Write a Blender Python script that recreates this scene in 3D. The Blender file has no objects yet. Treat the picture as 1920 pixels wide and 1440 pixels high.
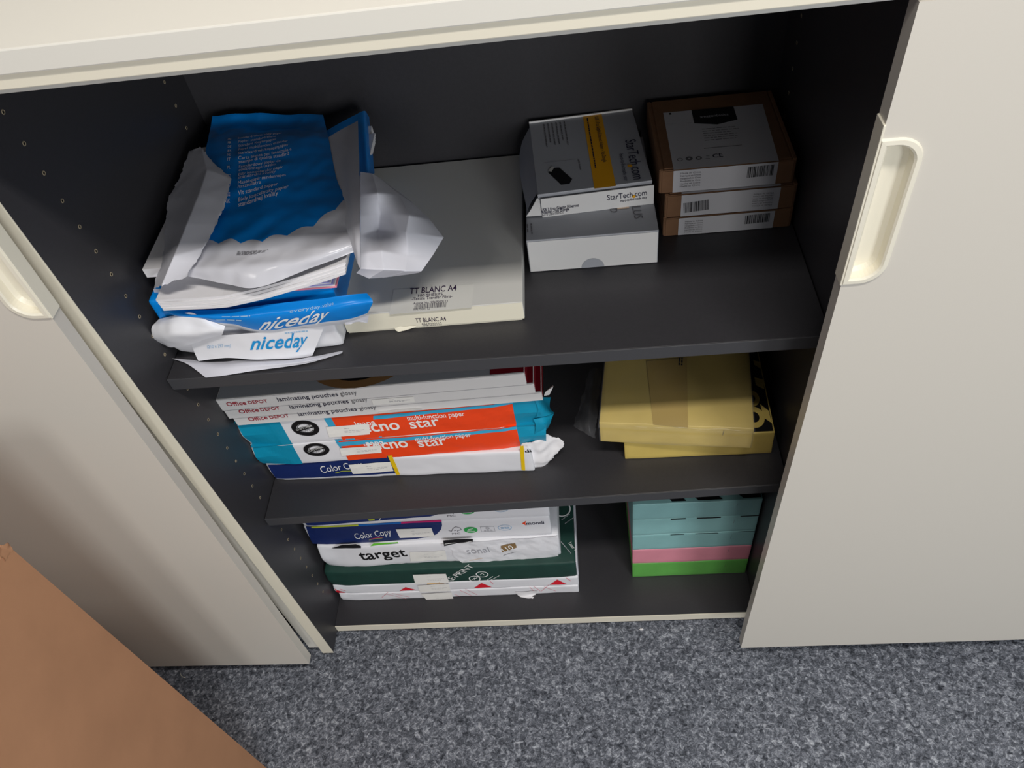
import bpy, bmesh, math, random
from mathutils import Vector, Matrix, noise

# ------------------------------------------------------------------ camera, world, lights, exposure
scene = bpy.context.scene
COL = scene.collection
CAM_LOC = (0.49998, -0.55669, 1.11095)
cam_data = bpy.data.cameras.new('camera')
cam_data.sensor_width = 36.0
cam_data.lens = 27.531
cam_data.clip_start = 0.01
cam = bpy.data.objects.new('camera', cam_data)
cam.matrix_world = Matrix(((0.99346964, 0.06265895, 0.09535160, CAM_LOC[0]),
                           (0.01403722, 0.76223626, -0.64714669, CAM_LOC[1]),
                           (-0.11322998, 0.64425906, 0.75637903, CAM_LOC[2]),
                           (0, 0, 0, 1)))
COL.objects.link(cam)
scene.camera = cam

world = bpy.data.worlds.new('world')
scene.world = world
world.use_nodes = True
bg = world.node_tree.nodes['Background']
bg.inputs[0].default_value = (0.82, 0.90, 1.0, 1)
bg.inputs[1].default_value = 0.11

def area(name, loc, target, sx, sy, power, color):
    d = bpy.data.lights.new(name, 'AREA')
    d.shape = 'RECTANGLE'; d.size = sx; d.size_y = sy
    d.energy = power; d.color = color
    o = bpy.data.objects.new(name, d)
    o.location = loc
    o.rotation_euler = (Vector(target) - Vector(loc)).to_track_quat('-Z', 'Y').to_euler()
    COL.objects.link(o)
    return o
area('ceiling_lamp_near', (0.80, -0.76, 2.28), (0.80, -0.6, 0.0), 0.9, 0.14, 25.0, (1.0, 0.96, 0.91))
area('ceiling_lamp_left', (-0.95, -1.00, 2.28), (-0.6, -0.5, 0.0), 0.5, 0.14, 3.5, (1.0, 0.96, 0.92))
area('window_front', (0.95, -3.30, 0.95), (0.60, 0.0, 0.2), 0.60, 1.0, 17.0, (1.0, 0.98, 0.96))
area('window_front_right', (2.0, -2.75, 1.10), (0.50, 0.0, 0.3), 0.70, 1.1, 26.0, (0.95, 0.98, 1.0))
area('window_right', (3.3, -1.9, 1.20), (0.9, 0.0, 0.0), 1.2, 1.2, 9.0, (0.88, 0.94, 1.0))

vs = scene.view_settings
vs.view_transform = 'Standard'
vs.look = 'None'
vs.gamma = 1.0
vs.use_curve_mapping = False
vs.exposure = 0.08

# ------------------------------------------------------------------ materials
def lin(c):
    return tuple((v / 12.92 if v <= 0.04045 else ((v + 0.055) / 1.055) ** 2.4) for v in c)

def srgb(r, g, b):
    return lin((r / 255.0, g / 255.0, b / 255.0)) + (1.0,)

def mat(name, col, rough=0.6, spec=0.4, bump=0.0, bscale=300.0, vary=0.0, vscale=20.0, coat=0.0, metal=0.0):
    m = bpy.data.materials.new(name)
    m.use_nodes = True
    nt = m.node_tree
    b = nt.nodes['Principled BSDF']
    b.inputs['Base Color'].default_value = col
    b.inputs['Roughness'].default_value = rough
    b.inputs['Specular IOR Level'].default_value = spec
    b.inputs['Metallic'].default_value = metal
    b.inputs['Coat Weight'].default_value = coat
    b.inputs['Coat Roughness'].default_value = 0.11
    if bump or vary:
        tc = nt.nodes.new('ShaderNodeTexCoord')
    if bump:
        n = nt.nodes.new('ShaderNodeTexNoise')
        n.inputs['Scale'].default_value = bscale
        n.inputs['Detail'].default_value = 3
        nt.links.new(tc.outputs['Object'], n.inputs['Vector'])
        bp = nt.nodes.new('ShaderNodeBump')
        bp.inputs['Strength'].default_value = bump
        bp.inputs['Distance'].default_value = 0.001
        nt.links.new(n.outputs['Fac'], bp.inputs['Height'])
        nt.links.new(bp.outputs['Normal'], b.inputs['Normal'])
    if vary:
        n2 = nt.nodes.new('ShaderNodeTexNoise')
        n2.inputs['Scale'].default_value = vscale
        n2.inputs['Detail'].default_value = 4
        nt.links.new(tc.outputs['Object'], n2.inputs['Vector'])
        r = nt.nodes.new('ShaderNodeValToRGB')
        r.color_ramp.elements[0].position = 0.3
        r.color_ramp.elements[1].position = 0.7
        r.color_ramp.elements[0].color = tuple(max(0, c * (1 - vary)) for c in col[:3]) + (1,)
        r.color_ramp.elements[1].color = tuple(min(1, c * (1 + vary)) for c in col[:3]) + (1,)
        nt.links.new(n2.outputs['Fac'], r.inputs['Fac'])
        nt.links.new(r.outputs['Color'], b.inputs['Base Color'])
    return m

M = {}
M['white_lam'] = mat('white_laminate', srgb(229, 225, 215), 0.38, 0.45, 0.05, 900)
M['door'] = mat('white_laminate_dimmed', srgb(215, 209, 198), 0.36, 0.45, 0.05, 900)  # the white laminate again, darkened in colour so the doors look less lit
M['white_edge'] = mat('white_edge_band', srgb(232, 225, 206), 0.45, 0.4)
M['handle'] = mat('handle_plastic', srgb(236, 230, 212), 0.32, 0.5)
M['rail'] = mat('rail_aluminium', srgb(196, 194, 188), 0.4, 0.5)
M['dark_lam'] = mat('anthracite_laminate', srgb(53, 52, 55), 0.42, 0.45, 0.12, 1500, 0.06, 300)
M['dark_edge'] = mat('anthracite_edge', srgb(66, 66, 69), 0.5, 0.4)
M['chip'] = mat('raw_chipboard', srgb(150, 138, 116), 0.9, 0.1)
M['black'] = mat('black_print', srgb(20, 19, 22), 0.55, 0.3)
M['hole'] = mat('hole_shade', srgb(25, 24, 24), 0.9, 0.1)  # shade inside the peg holes, painted on as flat dark discs
M['paper'] = mat('white_paper', srgb(232, 230, 232), 0.7, 0.25, 0.05, 400)
M['paper_cool'] = mat('white_wrapper_inside', srgb(214, 214, 222), 0.62, 0.3, 0.08, 250)
M['wrap_white'] = mat('white_ream_wrapper', srgb(234, 234, 238), 0.42, 0.45, 0.05, 200)
M['blue'] = mat('blue_wrapper', srgb(0, 134, 222), 0.28, 0.5, 0.04, 150)
M['blue_print'] = mat('light_blue_print', srgb(26, 146, 212), 0.5, 0.3)
M['navy'] = mat('navy_print', srgb(24, 44, 104), 0.38, 0.45)
M['navy_text'] = mat('navy_text', srgb(38, 36, 62), 0.55, 0.3)
M['red_text'] = mat('red_text', srgb(168, 32, 52), 0.5, 0.3)
M['dark_red'] = mat('dark_red_print', srgb(126, 16, 34), 0.4, 0.4)
M['red'] = mat('red_print', srgb(222, 34, 52), 0.5, 0.3)
M['pink_line'] = mat('pale_red_print', srgb(232, 130, 145), 0.5, 0.3)
M['teal'] = mat('teal_print', srgb(12, 148, 184), 0.36, 0.45)
M['cyan_line'] = mat('sky_blue_print', srgb(60, 172, 214), 0.4, 0.4)
M['orange'] = mat('orange_print', srgb(246, 72, 22), 0.38, 0.45)
M['white_print'] = mat('white_print', srgb(242, 242, 240), 0.5, 0.3)
M['pale_blue_text'] = mat('pale_blue_text', srgb(150, 190, 222), 0.5, 0.3)
M['sticker'] = mat('sticker_paper', srgb(244, 242, 236), 0.55, 0.3)
M['grey_text'] = mat('grey_text', srgb(110, 108, 112), 0.6, 0.3)
M['soft_grey'] = mat('soft_grey_text', srgb(172, 172, 178), 0.6, 0.3)
M['yellow'] = mat('yellow_print', srgb(240, 200, 20), 0.5, 0.3)
M['amber'] = mat('amber_print', srgb(236, 168, 20), 0.45, 0.4)
M['magenta'] = mat('magenta_print', srgb(204, 36, 112), 0.45, 0.4)
M['mid_blue'] = mat('mid_blue_print', srgb(20, 104, 186), 0.45, 0.4)
M['lime'] = mat('lime_print', srgb(196, 206, 60), 0.45, 0.4)
M['leaf'] = mat('green_print', srgb(112, 206, 60), 0.5, 0.3)
M['logo_green'] = mat('logo_green', srgb(52, 170, 84), 0.5, 0.3)
M['bottle'] = mat('bottle_green_wrapper', srgb(30, 64, 56), 0.5, 0.35, 0.08, 250, 0.1, 40)
M['brown_print'] = mat('brown_print', srgb(140, 112, 74), 0.5, 0.3)
M['tan_print'] = mat('tan_print', srgb(150, 112, 72), 0.5, 0.3)
M['peach'] = mat('pale_peach_print', srgb(236, 206, 178), 0.5, 0.3)
M['yellow_paper'] = mat('yellow_paper', srgb(216, 190, 104), 0.45, 0.4, 0.06, 120, 0.05, 25, coat=0.25)
M['yellow_dull'] = mat('brown_tape', srgb(196, 166, 88), 0.35, 0.5, coat=0.3)
M['cyan_paper'] = mat('pale_cyan_paper', srgb(142, 192, 192), 0.4, 0.4, 0.1, 90, 0.04, 30, coat=0.25)
M['pink_paper'] = mat('pink_paper', srgb(232, 150, 166), 0.4, 0.4, 0.1, 90, 0.04, 30, coat=0.25)
M['green_paper'] = mat('green_paper', srgb(104, 184, 84), 0.4, 0.4, 0.1, 90, 0.06, 30, coat=0.25)
M['kraft'] = mat('kraft_card', srgb(132, 98, 72), 0.8, 0.2, 0.1, 600, 0.06, 60)
M['carton'] = mat('carton_board', srgb(186, 138, 104), 0.85, 0.15, 0.15, 120, 0.05, 14)
M['grey_box'] = mat('warm_grey_box', srgb(206, 205, 200), 0.6, 0.3, 0.04, 800)
M['cream_box'] = mat('cream_box_card', srgb(232, 226, 206), 0.6, 0.3)
M['label_clear'] = mat('matte_label', srgb(212, 211, 205), 0.6, 0.3)
M['silver'] = mat('silver_card', srgb(168, 170, 176), 0.4, 0.5)
M['white_card'] = mat('white_card', srgb(226, 224, 222), 0.55, 0.3)
M['label_grey'] = mat('white_matt_label', srgb(206, 206, 210), 0.5, 0.3)
M['plum_text'] = mat('plum_text', srgb(50, 34, 66), 0.5, 0.3)
M['pad_pink'] = mat('pad_pink', srgb(244, 150, 166), 0.6, 0.3)
M['pad_lilac'] = mat('pad_lilac', srgb(168, 166, 222), 0.6, 0.3)
M['wall'] = mat('painted_wall', srgb(226, 220, 210), 0.85, 0.2, 0.1, 300)

def film_material():
    m = bpy.data.materials.new('clear_film')
    m.use_nodes = True
    nt = m.node_tree
    out = nt.nodes['Material Output']
    b = nt.nodes['Principled BSDF']
    b.inputs['Base Color'].default_value = (0.5, 0.5, 0.52, 1)
    b.inputs['Roughness'].default_value = 0.15
    b.inputs['Alpha'].default_value = 0.10
    return m
M['film'] = film_material()

def carpet_material():
    m = bpy.data.materials.new('needle_felt_carpet')
    m.use_nodes = True
    nt = m.node_tree
    b = nt.nodes['Principled BSDF']
    b.inputs['Roughness'].default_value = 0.95
    b.inputs['Specular IOR Level'].default_value = 0.1
    tc = nt.nodes.new('ShaderNodeTexCoord')
    n1 = nt.nodes.new('ShaderNodeTexNoise')
    n1.inputs['Scale'].default_value = 135.0
    n1.inputs['Detail'].default_value = 5.0
    n1.inputs['Roughness'].default_value = 0.72
    n1.inputs['Distortion'].default_value = 0.8
    nt.links.new(tc.outputs['Object'], n1.inputs['Vector'])
    r = nt.nodes.new('ShaderNodeValToRGB')
    els = r.color_ramp.elements
    els[0].position = 0.34; els[0].color = srgb(58, 61, 68)
    els[1].position = 0.68; els[1].color = srgb(206, 210, 218)
    e = els.new(0.48); e.color = srgb(107, 111, 120)
    e = els.new(0.56); e.color = srgb(142, 146, 156)
    nt.links.new(n1.outputs['Fac'], r.inputs['Fac'])
    nt.links.new(r.outputs['Color'], b.inputs['Base Color'])
    n2 = nt.nodes.new('ShaderNodeTexNoise')
    n2.inputs['Scale'].default_value = 420.0
    n2.inputs['Detail'].default_value = 4.0
    nt.links.new(tc.outputs['Object'], n2.inputs['Vector'])
    bp = nt.nodes.new('ShaderNodeBump')
    bp.inputs['Strength'].default_value = 0.8
    bp.inputs['Distance'].default_value = 0.004
    nt.links.new(n2.outputs['Fac'], bp.inputs['Height'])
    nt.links.new(bp.outputs['Normal'], b.inputs['Normal'])
    return m
M['carpet'] = carpet_material()

# ------------------------------------------------------------------ building helpers
WM = {}          # world matrix of the root each object belongs to

def thing(name, label, cat, loc=(0, 0, 0), rz=0.0, ry=0.0, group=None):
    o = bpy.data.objects.new(name, None)
    o.empty_display_size = 0.03
    o.location = loc
    o.rotation_euler = (0, ry, rz)
    o['label'] = label
    o['category'] = cat
    if group:
        o['group'] = group
    COL.objects.link(o)
    WM[o] = Matrix.Translation(loc) @ Matrix.Rotation(rz, 4, 'Z') @ Matrix.Rotation(ry, 4, 'Y')
    return o

def obj(name, verts, faces, m, parent=None, T=None, smooth=False, mats=None, fmat=None, uv=None):
    """One mesh object. T: matrix from the given coordinates to the world (None: already in root space)."""
    vs_ = [Vector(v) for v in verts]
    if T is not None:
        q = (WM[parent].inverted() if parent else Matrix()) @ T
        vs_ = [q @ v for v in vs_]
    me = bpy.data.meshes.new(name)
    me.from_pydata([tuple(v) for v in vs_], [], faces)
    for mm in (mats or [m]):
        me.materials.append(M[mm] if isinstance(mm, str) else mm)
    if fmat:
        me.polygons.foreach_set('material_index', fmat)
    if smooth:
        me.polygons.foreach_set('use_smooth', [True] * len(me.polygons))
    if uv:
        lay = me.uv_layers.new(name='map')
        for p in me.polygons:
            for li in p.loop_indices:
                lay.data[li].uv = uv[me.loops[li].vertex_index]
    me.update()
    o = bpy.data.objects.new(name, me)
    COL.objects.link(o)
    if parent:
        o.parent = parent
        WM[o] = WM[parent]
    return o

W0 = Matrix()

def box_geo(x0, x1, y0, y1, z0, z1):
    v = [(x0, y0, z0), (x1, y0, z0), (x1, y1, z0), (x0, y1, z0),
         (x0, y0, z1), (x1, y0, z1), (x1, y1, z1), (x0, y1, z1)]
    f = [(0, 3, 2, 1), (4, 5, 6, 7), (0, 1, 5, 4), (1, 2, 6, 5), (2, 3, 7, 6), (3, 0, 4, 7)]
    return v, f

def bev_box(x0, x1, y0, y1, z0, z1, r=0.001, seg=2):
    bm = bmesh.new()
    v, f = box_geo(x0, x1, y0, y1, z0, z1)
    bv = [bm.verts.new(p) for p in v]
    for q in f:
        bm.faces.new([bv[i] for i in q])
    bmesh.ops.bevel(bm, geom=list(bm.edges), offset=r, segments=seg, affect='EDGES', profile=0.5)
    bm.verts.index_update()
    vv = [tuple(p.co) for p in bm.verts]
    ff = [tuple(p.index for p in q.verts) for q in bm.faces]
    bm.free()
    return vv, ff

def box(name, x0, x1, y0, y1, z0, z1, m, parent=None, r=0.001, T=None):
    v, f = bev_box(x0, x1, y0, y1, z0, z1, r)
    return obj(name, v, f, m, parent, T)

class Surf:
    """A face of a thing: (a, b) on the face -> point, lifted by e."""
    def __init__(self, fn):
        self.fn = fn
    def __call__(self, a, b, e=0.0004):
        return self.fn(a, b, e)

def flat_front(y=0.0):
    return Surf(lambda a, b, e: (a, y - e, b))

def flat_top(h):
    return Surf(lambda a, b, e: (a, b, h + e))

def quad(parent, S, A, B, C, D, m, e=0.0004, n=10, k=4, name='printed_panel', T=None):
    v, f = [], []
    for j in range(k + 1):
        t = j / k
        for i in range(n + 1):
            s = i / n
            a = (A[0] * (1 - s) + B[0] * s) * (1 - t) + (D[0] * (1 - s) + C[0] * s) * t
            b = (A[1] * (1 - s) + B[1] * s) * (1 - t) + (D[1] * (1 - s) + C[1] * s) * t
            v.append(S(a, b, e))
    for j in range(k):
        for i in range(n):
            q = j * (n + 1) + i
            f.append((q, q + 1, q + n + 2, q + n + 1))
    return obj(name, v, f, m, parent, T)

def poly(parent, S, pts, m, e=0.0005, name='printed_shape', T=None, step=0.02):
    """outline filled and cut fine enough to follow the surface"""
    bm = bmesh.new()
    fa = bm.faces.new([bm.verts.new((p[0], p[1], 0)) for p in pts])
    bmesh.ops.triangulate(bm, faces=[fa])
    for _ in range(4):
        long_ = [q for q in bm.edges if q.calc_length() > step]
        if not long_:
            break
        bmesh.ops.subdivide_edges(bm, edges=long_, cuts=1)
        bmesh.ops.triangulate(bm, faces=[q for q in bm.faces if len(q.verts) > 3])
    bm.verts.index_update()
    v = [S(p.co.x, p.co.y, e) for p in bm.verts]
    f = [tuple(q.index for q in p.verts) for p in bm.faces]
    bm.free()
    return obj(name, v, f, m, parent, T)

def rings(parent, S, items, m, e=0.0006, name='printed_ring', n=36):
    """items: (cx, cy, rx, ry, inner, tilt)"""
    v, f = [], []
    for cx, cy, rx, ry, inner, tilt in items:
        b = len(v)
        c, s = math.cos(tilt), math.sin(tilt)
        for i in range(n):
            t = 2 * math.pi * i / n
            for k in (1.0, inner):
                x, y = rx * k * math.cos(t), ry * k * math.sin(t)
                v.append(S(cx + x * c - y * s, cy + x * s + y * c, e))
        for i in range(n):
            j = (i + 1) % n
            f.append((b + 2 * i, b + 2 * j, b + 2 * j + 1, b + 2 * i + 1))
    return obj(name, v, f, m, parent)

def lines(parent, S, segs, wid, m, e=0.0006, name='fine_print'):
    """segs: (A, B) strokes of width wid, one mesh"""
    v, f = [], []
    for A, B in segs:
        d = Vector((B[0] - A[0], B[1] - A[1])); n = Vector((-d.y, d.x)).normalized() * wid / 2
        k = max(1, int(d.length / 0.01))
        b = len(v)
        for i in range(k + 1):
            p = Vector(A[:2]) + d * i / k
            v.append(S(p.x - n.x, p.y - n.y, e)); v.append(S(p.x + n.x, p.y + n.y, e))
        for i in range(k):
            q = b + 2 * i
            f.append((q, q + 2, q + 3, q + 1))
    return obj(name, v, f, m, parent)

def textblock(parent, S, A, B, up, n, wid, m, seed=1, e=0.0006, ragged=0.25, name='fine_print'):
    """n lines of tiny unreadable print between A-B stacked along -up (2D), as broken strokes"""
    rnd = random.Random(seed)
    segs = []
    A = Vector(A[:2]); B = Vector(B[:2]); up = Vector(up)
    for i in range(n):
        a = A - up * i; b = B - up * i
        L = (b - a).length * (1 - rnd.random() * ragged); d = (b - a).normalized()
        p = 0.0
        while p < L:
            w = rnd.uniform(0.003, 0.009)
            w = min(w, L - p)
            segs.append((tuple(a + d * p), tuple(a + d * (p + w))))
            p += w + 0.0012
    return lines(parent, S, segs, wid, m, e, name)

def barcode(parent, S, A, B, h, m, seed=1, e=0.0006):
    rnd = random.Random(seed)
    A = Vector(A[:2]); B = Vector(B[:2]); d = B - A; u = d.normalized(); n = Vector((-u.y, u.x))
    v, f = [], []
    p = 0.0
    while p < d.length:
        w = rnd.choice((0.0004, 0.0004, 0.0008, 0.0012))
        a = A + u * p; b = A + u * min(p + w, d.length)
        q = len(v)
        for r_ in (a, b, b + n * h, a + n * h):
            v.append(S(r_.x, r_.y, e))
        f.append((q, q + 1, q + 2, q + 3))
        p += w + rnd.choice((0.0004, 0.0005, 0.0009))
    return obj('barcode', v, f, m, parent)

def text(parent, S, s, A, B, h, m, bold=0.0, shear=0.0, e=0.0007, name='lettering', T=None, up=None):
    """s written from A to B (baseline, on the face); h: height of an upper-case letter"""
    cu = bpy.data.curves.new('lettering_curve', 'FONT')
    cu.body = s
    cu.size = 1.0
    cu.offset = bold
    cu.shear = shear
    cu.resolution_u = 3
    tmp = bpy.data.objects.new('lettering_tmp', cu)
    me = bpy.data.meshes.new_from_object(tmp)
    bpy.data.objects.remove(tmp)
    bpy.data.curves.remove(cu)
    xs = [p.co.x for p in me.vertices]
    x0, x1 = min(xs), max(xs)
    A2 = Vector(A[:2]); d = Vector(B[:2]) - A2
    u = d.normalized(); n = Vector((-u.y, u.x)) if up is None else Vector(up).normalized()
    sx = d.length / (x1 - x0); sy = h / 0.69
    v = []
    for p in me.vertices:
        q = A2 + u * ((p.co.x - x0) * sx) + n * (p.co.y * sy)
        v.append(S(q.x, q.y, e))
    f = [tuple(p.vertices) for p in me.polygons]
    bpy.data.meshes.remove(me)
    return obj(name, v, f, m, parent, T)

def sticker(parent, S, A, B, C, D, seed=1, e=0.0019, label='white paper sticker'):
    """plain address-style sticker with two lines of tiny print"""
    o = quad(parent, S, A, B, C, D, 'sticker', e, 6, 3, 'sticker')
    o['label'] = label
    A, B, C, D = (Vector(p[:2]) for p in (A, B, C, D))
    P = lambda s, t: (A * (1 - s) + B * s) * (1 - t) + (D * (1 - s) + C * s) * t
    segs = []
    rnd = random.Random(seed)
    for t, s1 in ((0.74, 0.52), (0.5, 0.9), (0.36, 0.8)):
        s = 0.4
        while s < s1:
            w = rnd.uniform(0.03, 0.1)
            segs.append((tuple(P(s, t)), tuple(P(min(s + w, s1), t))))
            s += w + 0.02
    o2 = lines(o, S, segs, 0.0006, 'soft_grey', e + 0.0003, 'fine_print')
    return o

def wrapped_block(name, w, d, h, m, parent, seed=0, crk=0.0008, foldL=0.0, foldR=0.0, r=0.0025, lf=0.03, top_crk=0.0008,
                  nx=56, ny=8, nz=8):
    """A ream in its wrapper: soft edges, slight crinkles, pinched ends. Returns (front surface, top surface)."""
    def f(x, z):
        q = crk * noise.noise(Vector((x * 22 + seed * 7.3, z * 26, seed * 3.1)))
        q += crk * 0.5 * noise.noise(Vector((x * 70 + z * 60, z * 50 - x * 30, seed * 5.7)))
        tz = abs(2 * z / h - 1)
        q += foldL * max(0.0, 1 - x / lf) * tz ** 1.3
        q += foldR * max(0.0, 1 - (w - x) / lf) * tz ** 1.3
        return q
    def g(x, y):
        return top_crk * noise.noise(Vector((x * 16 + seed * 2.1, y * 16, seed * 9.7)))
    def axis(L, n):
        a = [0.0, r] + [r + (L - 2 * r) * i / n for i in range(1, n)] + [L - r, L]
        return a
    X, Y, Z = axis(w, nx), axis(d, ny), axis(h, nz)
    idx = {}
    v, fc = [], []
    def put(i, j, k):
        key = (i, j, k)
        if key in idx:
            return idx[key]
        x, y, z = X[i], Y[j], Z[k]
        p = Vector((x, y, z))
        on = [(x in (0.0, w)), (y in (0.0, d)), (z in (0.0, h))]
        if sum(on) >= 2:            # soften edges and corners
            c = Vector((min(max(x, r), w - r), min(max(y, r), d - r), min(max(z, r), h - r)))
            dv = p - c
            p = c + dv.normalized() * r
        p.y += f(x, z) * max(0.0, 1 - y / (d * 0.5))
        if z > h * 0.5:
            p.z += g(x, y) * (z / h)
        p.x += 0.6 * crk * noise.noise(Vector((y * 30, z * 40, seed + x)))
        idx[key] = len(v)
        v.append(tuple(p))
        return idx[key]
    a, b, c = len(X), len(Y), len(Z)
    for i in range(a - 1):
        for k in range(c - 1):
            fc.append((put(i, 0, k), put(i + 1, 0, k), put(i + 1, 0, k + 1), put(i, 0, k + 1)))
            fc.append((put(i, b - 1, k), put(i, b - 1, k + 1), put(i + 1, b - 1, k + 1), put(i + 1, b - 1, k)))
        for j in range(b - 1):
            fc.append((put(i, j, 0), put(i, j + 1, 0), put(i + 1, j + 1, 0), put(i + 1, j, 0)))
            fc.append((put(i, j, c - 1), put(i + 1, j, c - 1), put(i + 1, j + 1, c - 1), put(i, j + 1, c - 1)))
    for j in range(b - 1):
        for k in range(c - 1):
            fc.append((put(0, j, k), put(0, j, k + 1), put(0, j + 1, k + 1), put(0, j + 1, k)))
            fc.append((put(a - 1, j, k), put(a - 1, j + 1, k), put(a - 1, j + 1, k + 1), put(a - 1, j, k + 1)))
    obj(name, v, fc, m, parent, smooth=True)
    S = Surf(lambda x, z, e: (x, f(min(max(x, 0), w), min(max(z, 0), h)) - e, z))
    Tp = Surf(lambda x, y, e: (x, y, h + g(x, y) + e))
    return S, Tp

class Patch:
    """A crumpled sheet: rows of control points, Catmull-Rom between them, noise along the normal."""
    def __init__(self, rows, amp=0.0015, scale=18.0, seed=0, jag=0.0, crease=0.0, linear=False):
        self.linear = linear
        self.c = [[Vector(p) for p in r] for r in rows]
        self.amp, self.scale, self.seed, self.jag, self.crease = amp, scale, seed, jag, crease
    def cr(self, p, t):
        n = len(p) - 1
        x = min(max(t, 0.0), 1.0) * n
        i = min(int(x), n - 1); u = x - i
        p1, p2 = p[i], p[i + 1]
        if self.linear:
            k = u * u * (3 - 2 * u) * 0.25 + u * 0.75
            return p1.lerp(p2, k)
        p0 = p[i - 1] if i > 0 else p1 * 2 - p2
        p3 = p[i + 2] if i + 2 <= n else p2 * 2 - p1
        return 0.5 * ((2 * p1) + (p2 - p0) * u + (2 * p0 - 5 * p1 + 4 * p2 - p3) * u * u + (3 * p1 - p0 - 3 * p2 + p3) * u ** 3)
    def raw(self, t, s):
        return self.cr([self.cr(r, t) for r in self.c], s)
    def at(self, t, s, e=0.0):
        p = self.raw(t, s)
        dt = self.raw(min(t + .01, 1), s) - self.raw(max(t - .01, 0), s)
        ds = self.raw(t, min(s + .01, 1)) - self.raw(t, max(s - .01, 0))
        n = dt.cross(ds)
        n = n.normalized() if n.length > 1e-12 else Vector((0, 0, 1))
        if n.dot(Vector((0, -0.6, 0.8))) < 0:            # outer side: up and towards the open front
            n = -n
        q = Vector((p.x * self.scale + self.seed * 3.7, p.y * self.scale, p.z * self.scale + self.seed))
        a = noise.noise(q) + 0.5 * noise.noise(q * 2.3)
        a -= self.crease * abs(noise.noise(q * 0.8 + Vector((5, 2, 9))))
        return p + n * (self.amp * a + e)
    def build(self, name, parent, m, nt=40, ns=40, uv=False, T=W0, thick=0.0):
        v, f, uvs = [], [], []
        for j in range(ns + 1):
            for i in range(nt + 1):
                t, s = i / nt, j / ns
                p = self.at(t, s)
                if self.jag and (i in (0, nt) or j in (0, ns)):
                    k = Vector((noise.noise(p * 160 + Vector((self.seed, 0, 0))), noise.noise(p * 160 + Vector((0, 7, self.seed))), 0.3 * noise.noise(p * 110)))
                    k += 0.5 * Vector((noise.noise(p * 420), noise.noise(p * 420 + Vector((3, 3, 3))), 0))
                    p = p + k * self.jag
                v.append(tuple(p)); uvs.append((t, s))
        for j in range(ns):
            for i in range(nt):
                q = j * (nt + 1) + i
                f.append((q, q + 1, q + nt + 2, q + nt + 1))
        o = obj(name, v, f, m, parent, T, smooth=True, uv=uvs if uv else None)
        return o
    def surf(self):
        return Surf(lambda a, b, e: tuple(self.at(a, b, e)))

# ------------------------------------------------------------------ the room
FLOOR = -0.292
fl = obj('floor', [(-3.5, -4, FLOOR), (4.5, -4, FLOOR), (4.5, 0.5, FLOOR), (-3.5, 0.5, FLOOR)], [(0, 1, 2, 3)], 'carpet')
fl['kind'] = 'structure'
wv, wf = box_geo(-3.5, 4.5, 0.5, 0.6, FLOOR, 2.4)
wl = obj('wall_back', wv, wf, 'wall')
wl['kind'] = 'structure'

# ------------------------------------------------------------------ the cupboard
W, D = 0.772, 0.4084
cab = thing('sliding_door_cupboard', 'wide white office cupboard with dark grey inside and sliding doors pushed apart', 'cupboard', (0.386, 0.2, FLOOR))
XL, XR = -0.86, 1.64
box('top_panel', XL, XR, -0.040, 0.45, 0.8745, 0.8925, 'white_lam', cab, 0.0012, W0)
rail = box('door_rail', XL + .01, XR - .01, -0.0372, -0.012, 0.8628, 0.8745, 'white_edge', cab, 0.0008, W0)
box('rail_lip', XL + .01, XR - .01, -0.0345, -0.022, 0.8590, 0.8630, 'rail', rail, 0.0004, W0)
lp = box('side_panel', -0.0206, 0.0, 0.0016, 0.42, -0.2750, 0.8745, 'dark_lam', cab, 0.0004, W0)
box('edge_band', -0.0206, 0.0, 0.0, 0.0016, -0.2750, 0.8628, 'white_edge', lp, 0.0003, W0)
rp = box('side_panel', W, W + 0.0206, 0.0016, 0.42, -0.2750, 0.8745, 'dark_lam', cab, 0.0004, W0)
box('edge_band', W, W + 0.0206, 0.0, 0.0016, -0.2750, 0.8628, 'white_edge', rp, 0.0003, W0)
# outer sides and the neighbouring bay walls behind the doors
box('bay_wall', -0.044, -0.0216, 0.006, 0.42, -0.262, 0.8745, 'white_lam', cab, 0.0006, W0)
box('outer_side', XL, XL + 0.02, 0.0, 0.42, -0.275, 0.8745, 'white_lam', cab, 0.0006, W0)
box('outer_side', XR - 0.02, XR, 0.0, 0.42, -0.275, 0.8745, 'white_lam', cab, 0.0006, W0)
box('back_panel', XL + .02, XR - .02, D, D + 0.008, -0.275, 0.8745, 'dark_lam', cab, 0.0004, W0)
bb = box('bottom_board', 0.0002, W - 0.0002, 0.0450, D, -0.2786, -0.2586, 'dark_lam', cab, 0.0004, W0)
box('edge_band', 0.0002, W - 0.0002, 0.0434, 0.0450, -0.2790, -0.2586, 'white_edge', bb, 0.0003, W0)
for x0, x1 in ((XL + .02, -.0442), (W + 0.0208, XR - .02)):
    b2 = box('bottom_board', x0, x1, 0.0450, D, -0.2786, -0.2586, 'dark_lam', cab, 0.0004, W0)
for x, y in ((0.02, 0.07), (0.75, 0.07), (-0.8, 0.07), (1.58, 0.07), (0.02, 0.36), (0.75, 0.36), (-0.8, 0.36), (1.58, 0.36)):
    v, f = [], []
    for i in range(16):
        t = 2 * math.pi * i / 16
        v += [(x + .018 * math.cos(t), y + .018 * math.sin(t), FLOOR), (x + .018 * math.cos(t), y + .018 * math.sin(t), -0.2784)]
    for i in range(16):
        j = (i + 1) % 16
        f.append((2 * i, 2 * j, 2 * j + 1, 2 * i + 1))
    obj('foot', v, f, 'black', cab, W0, smooth=True)

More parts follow.
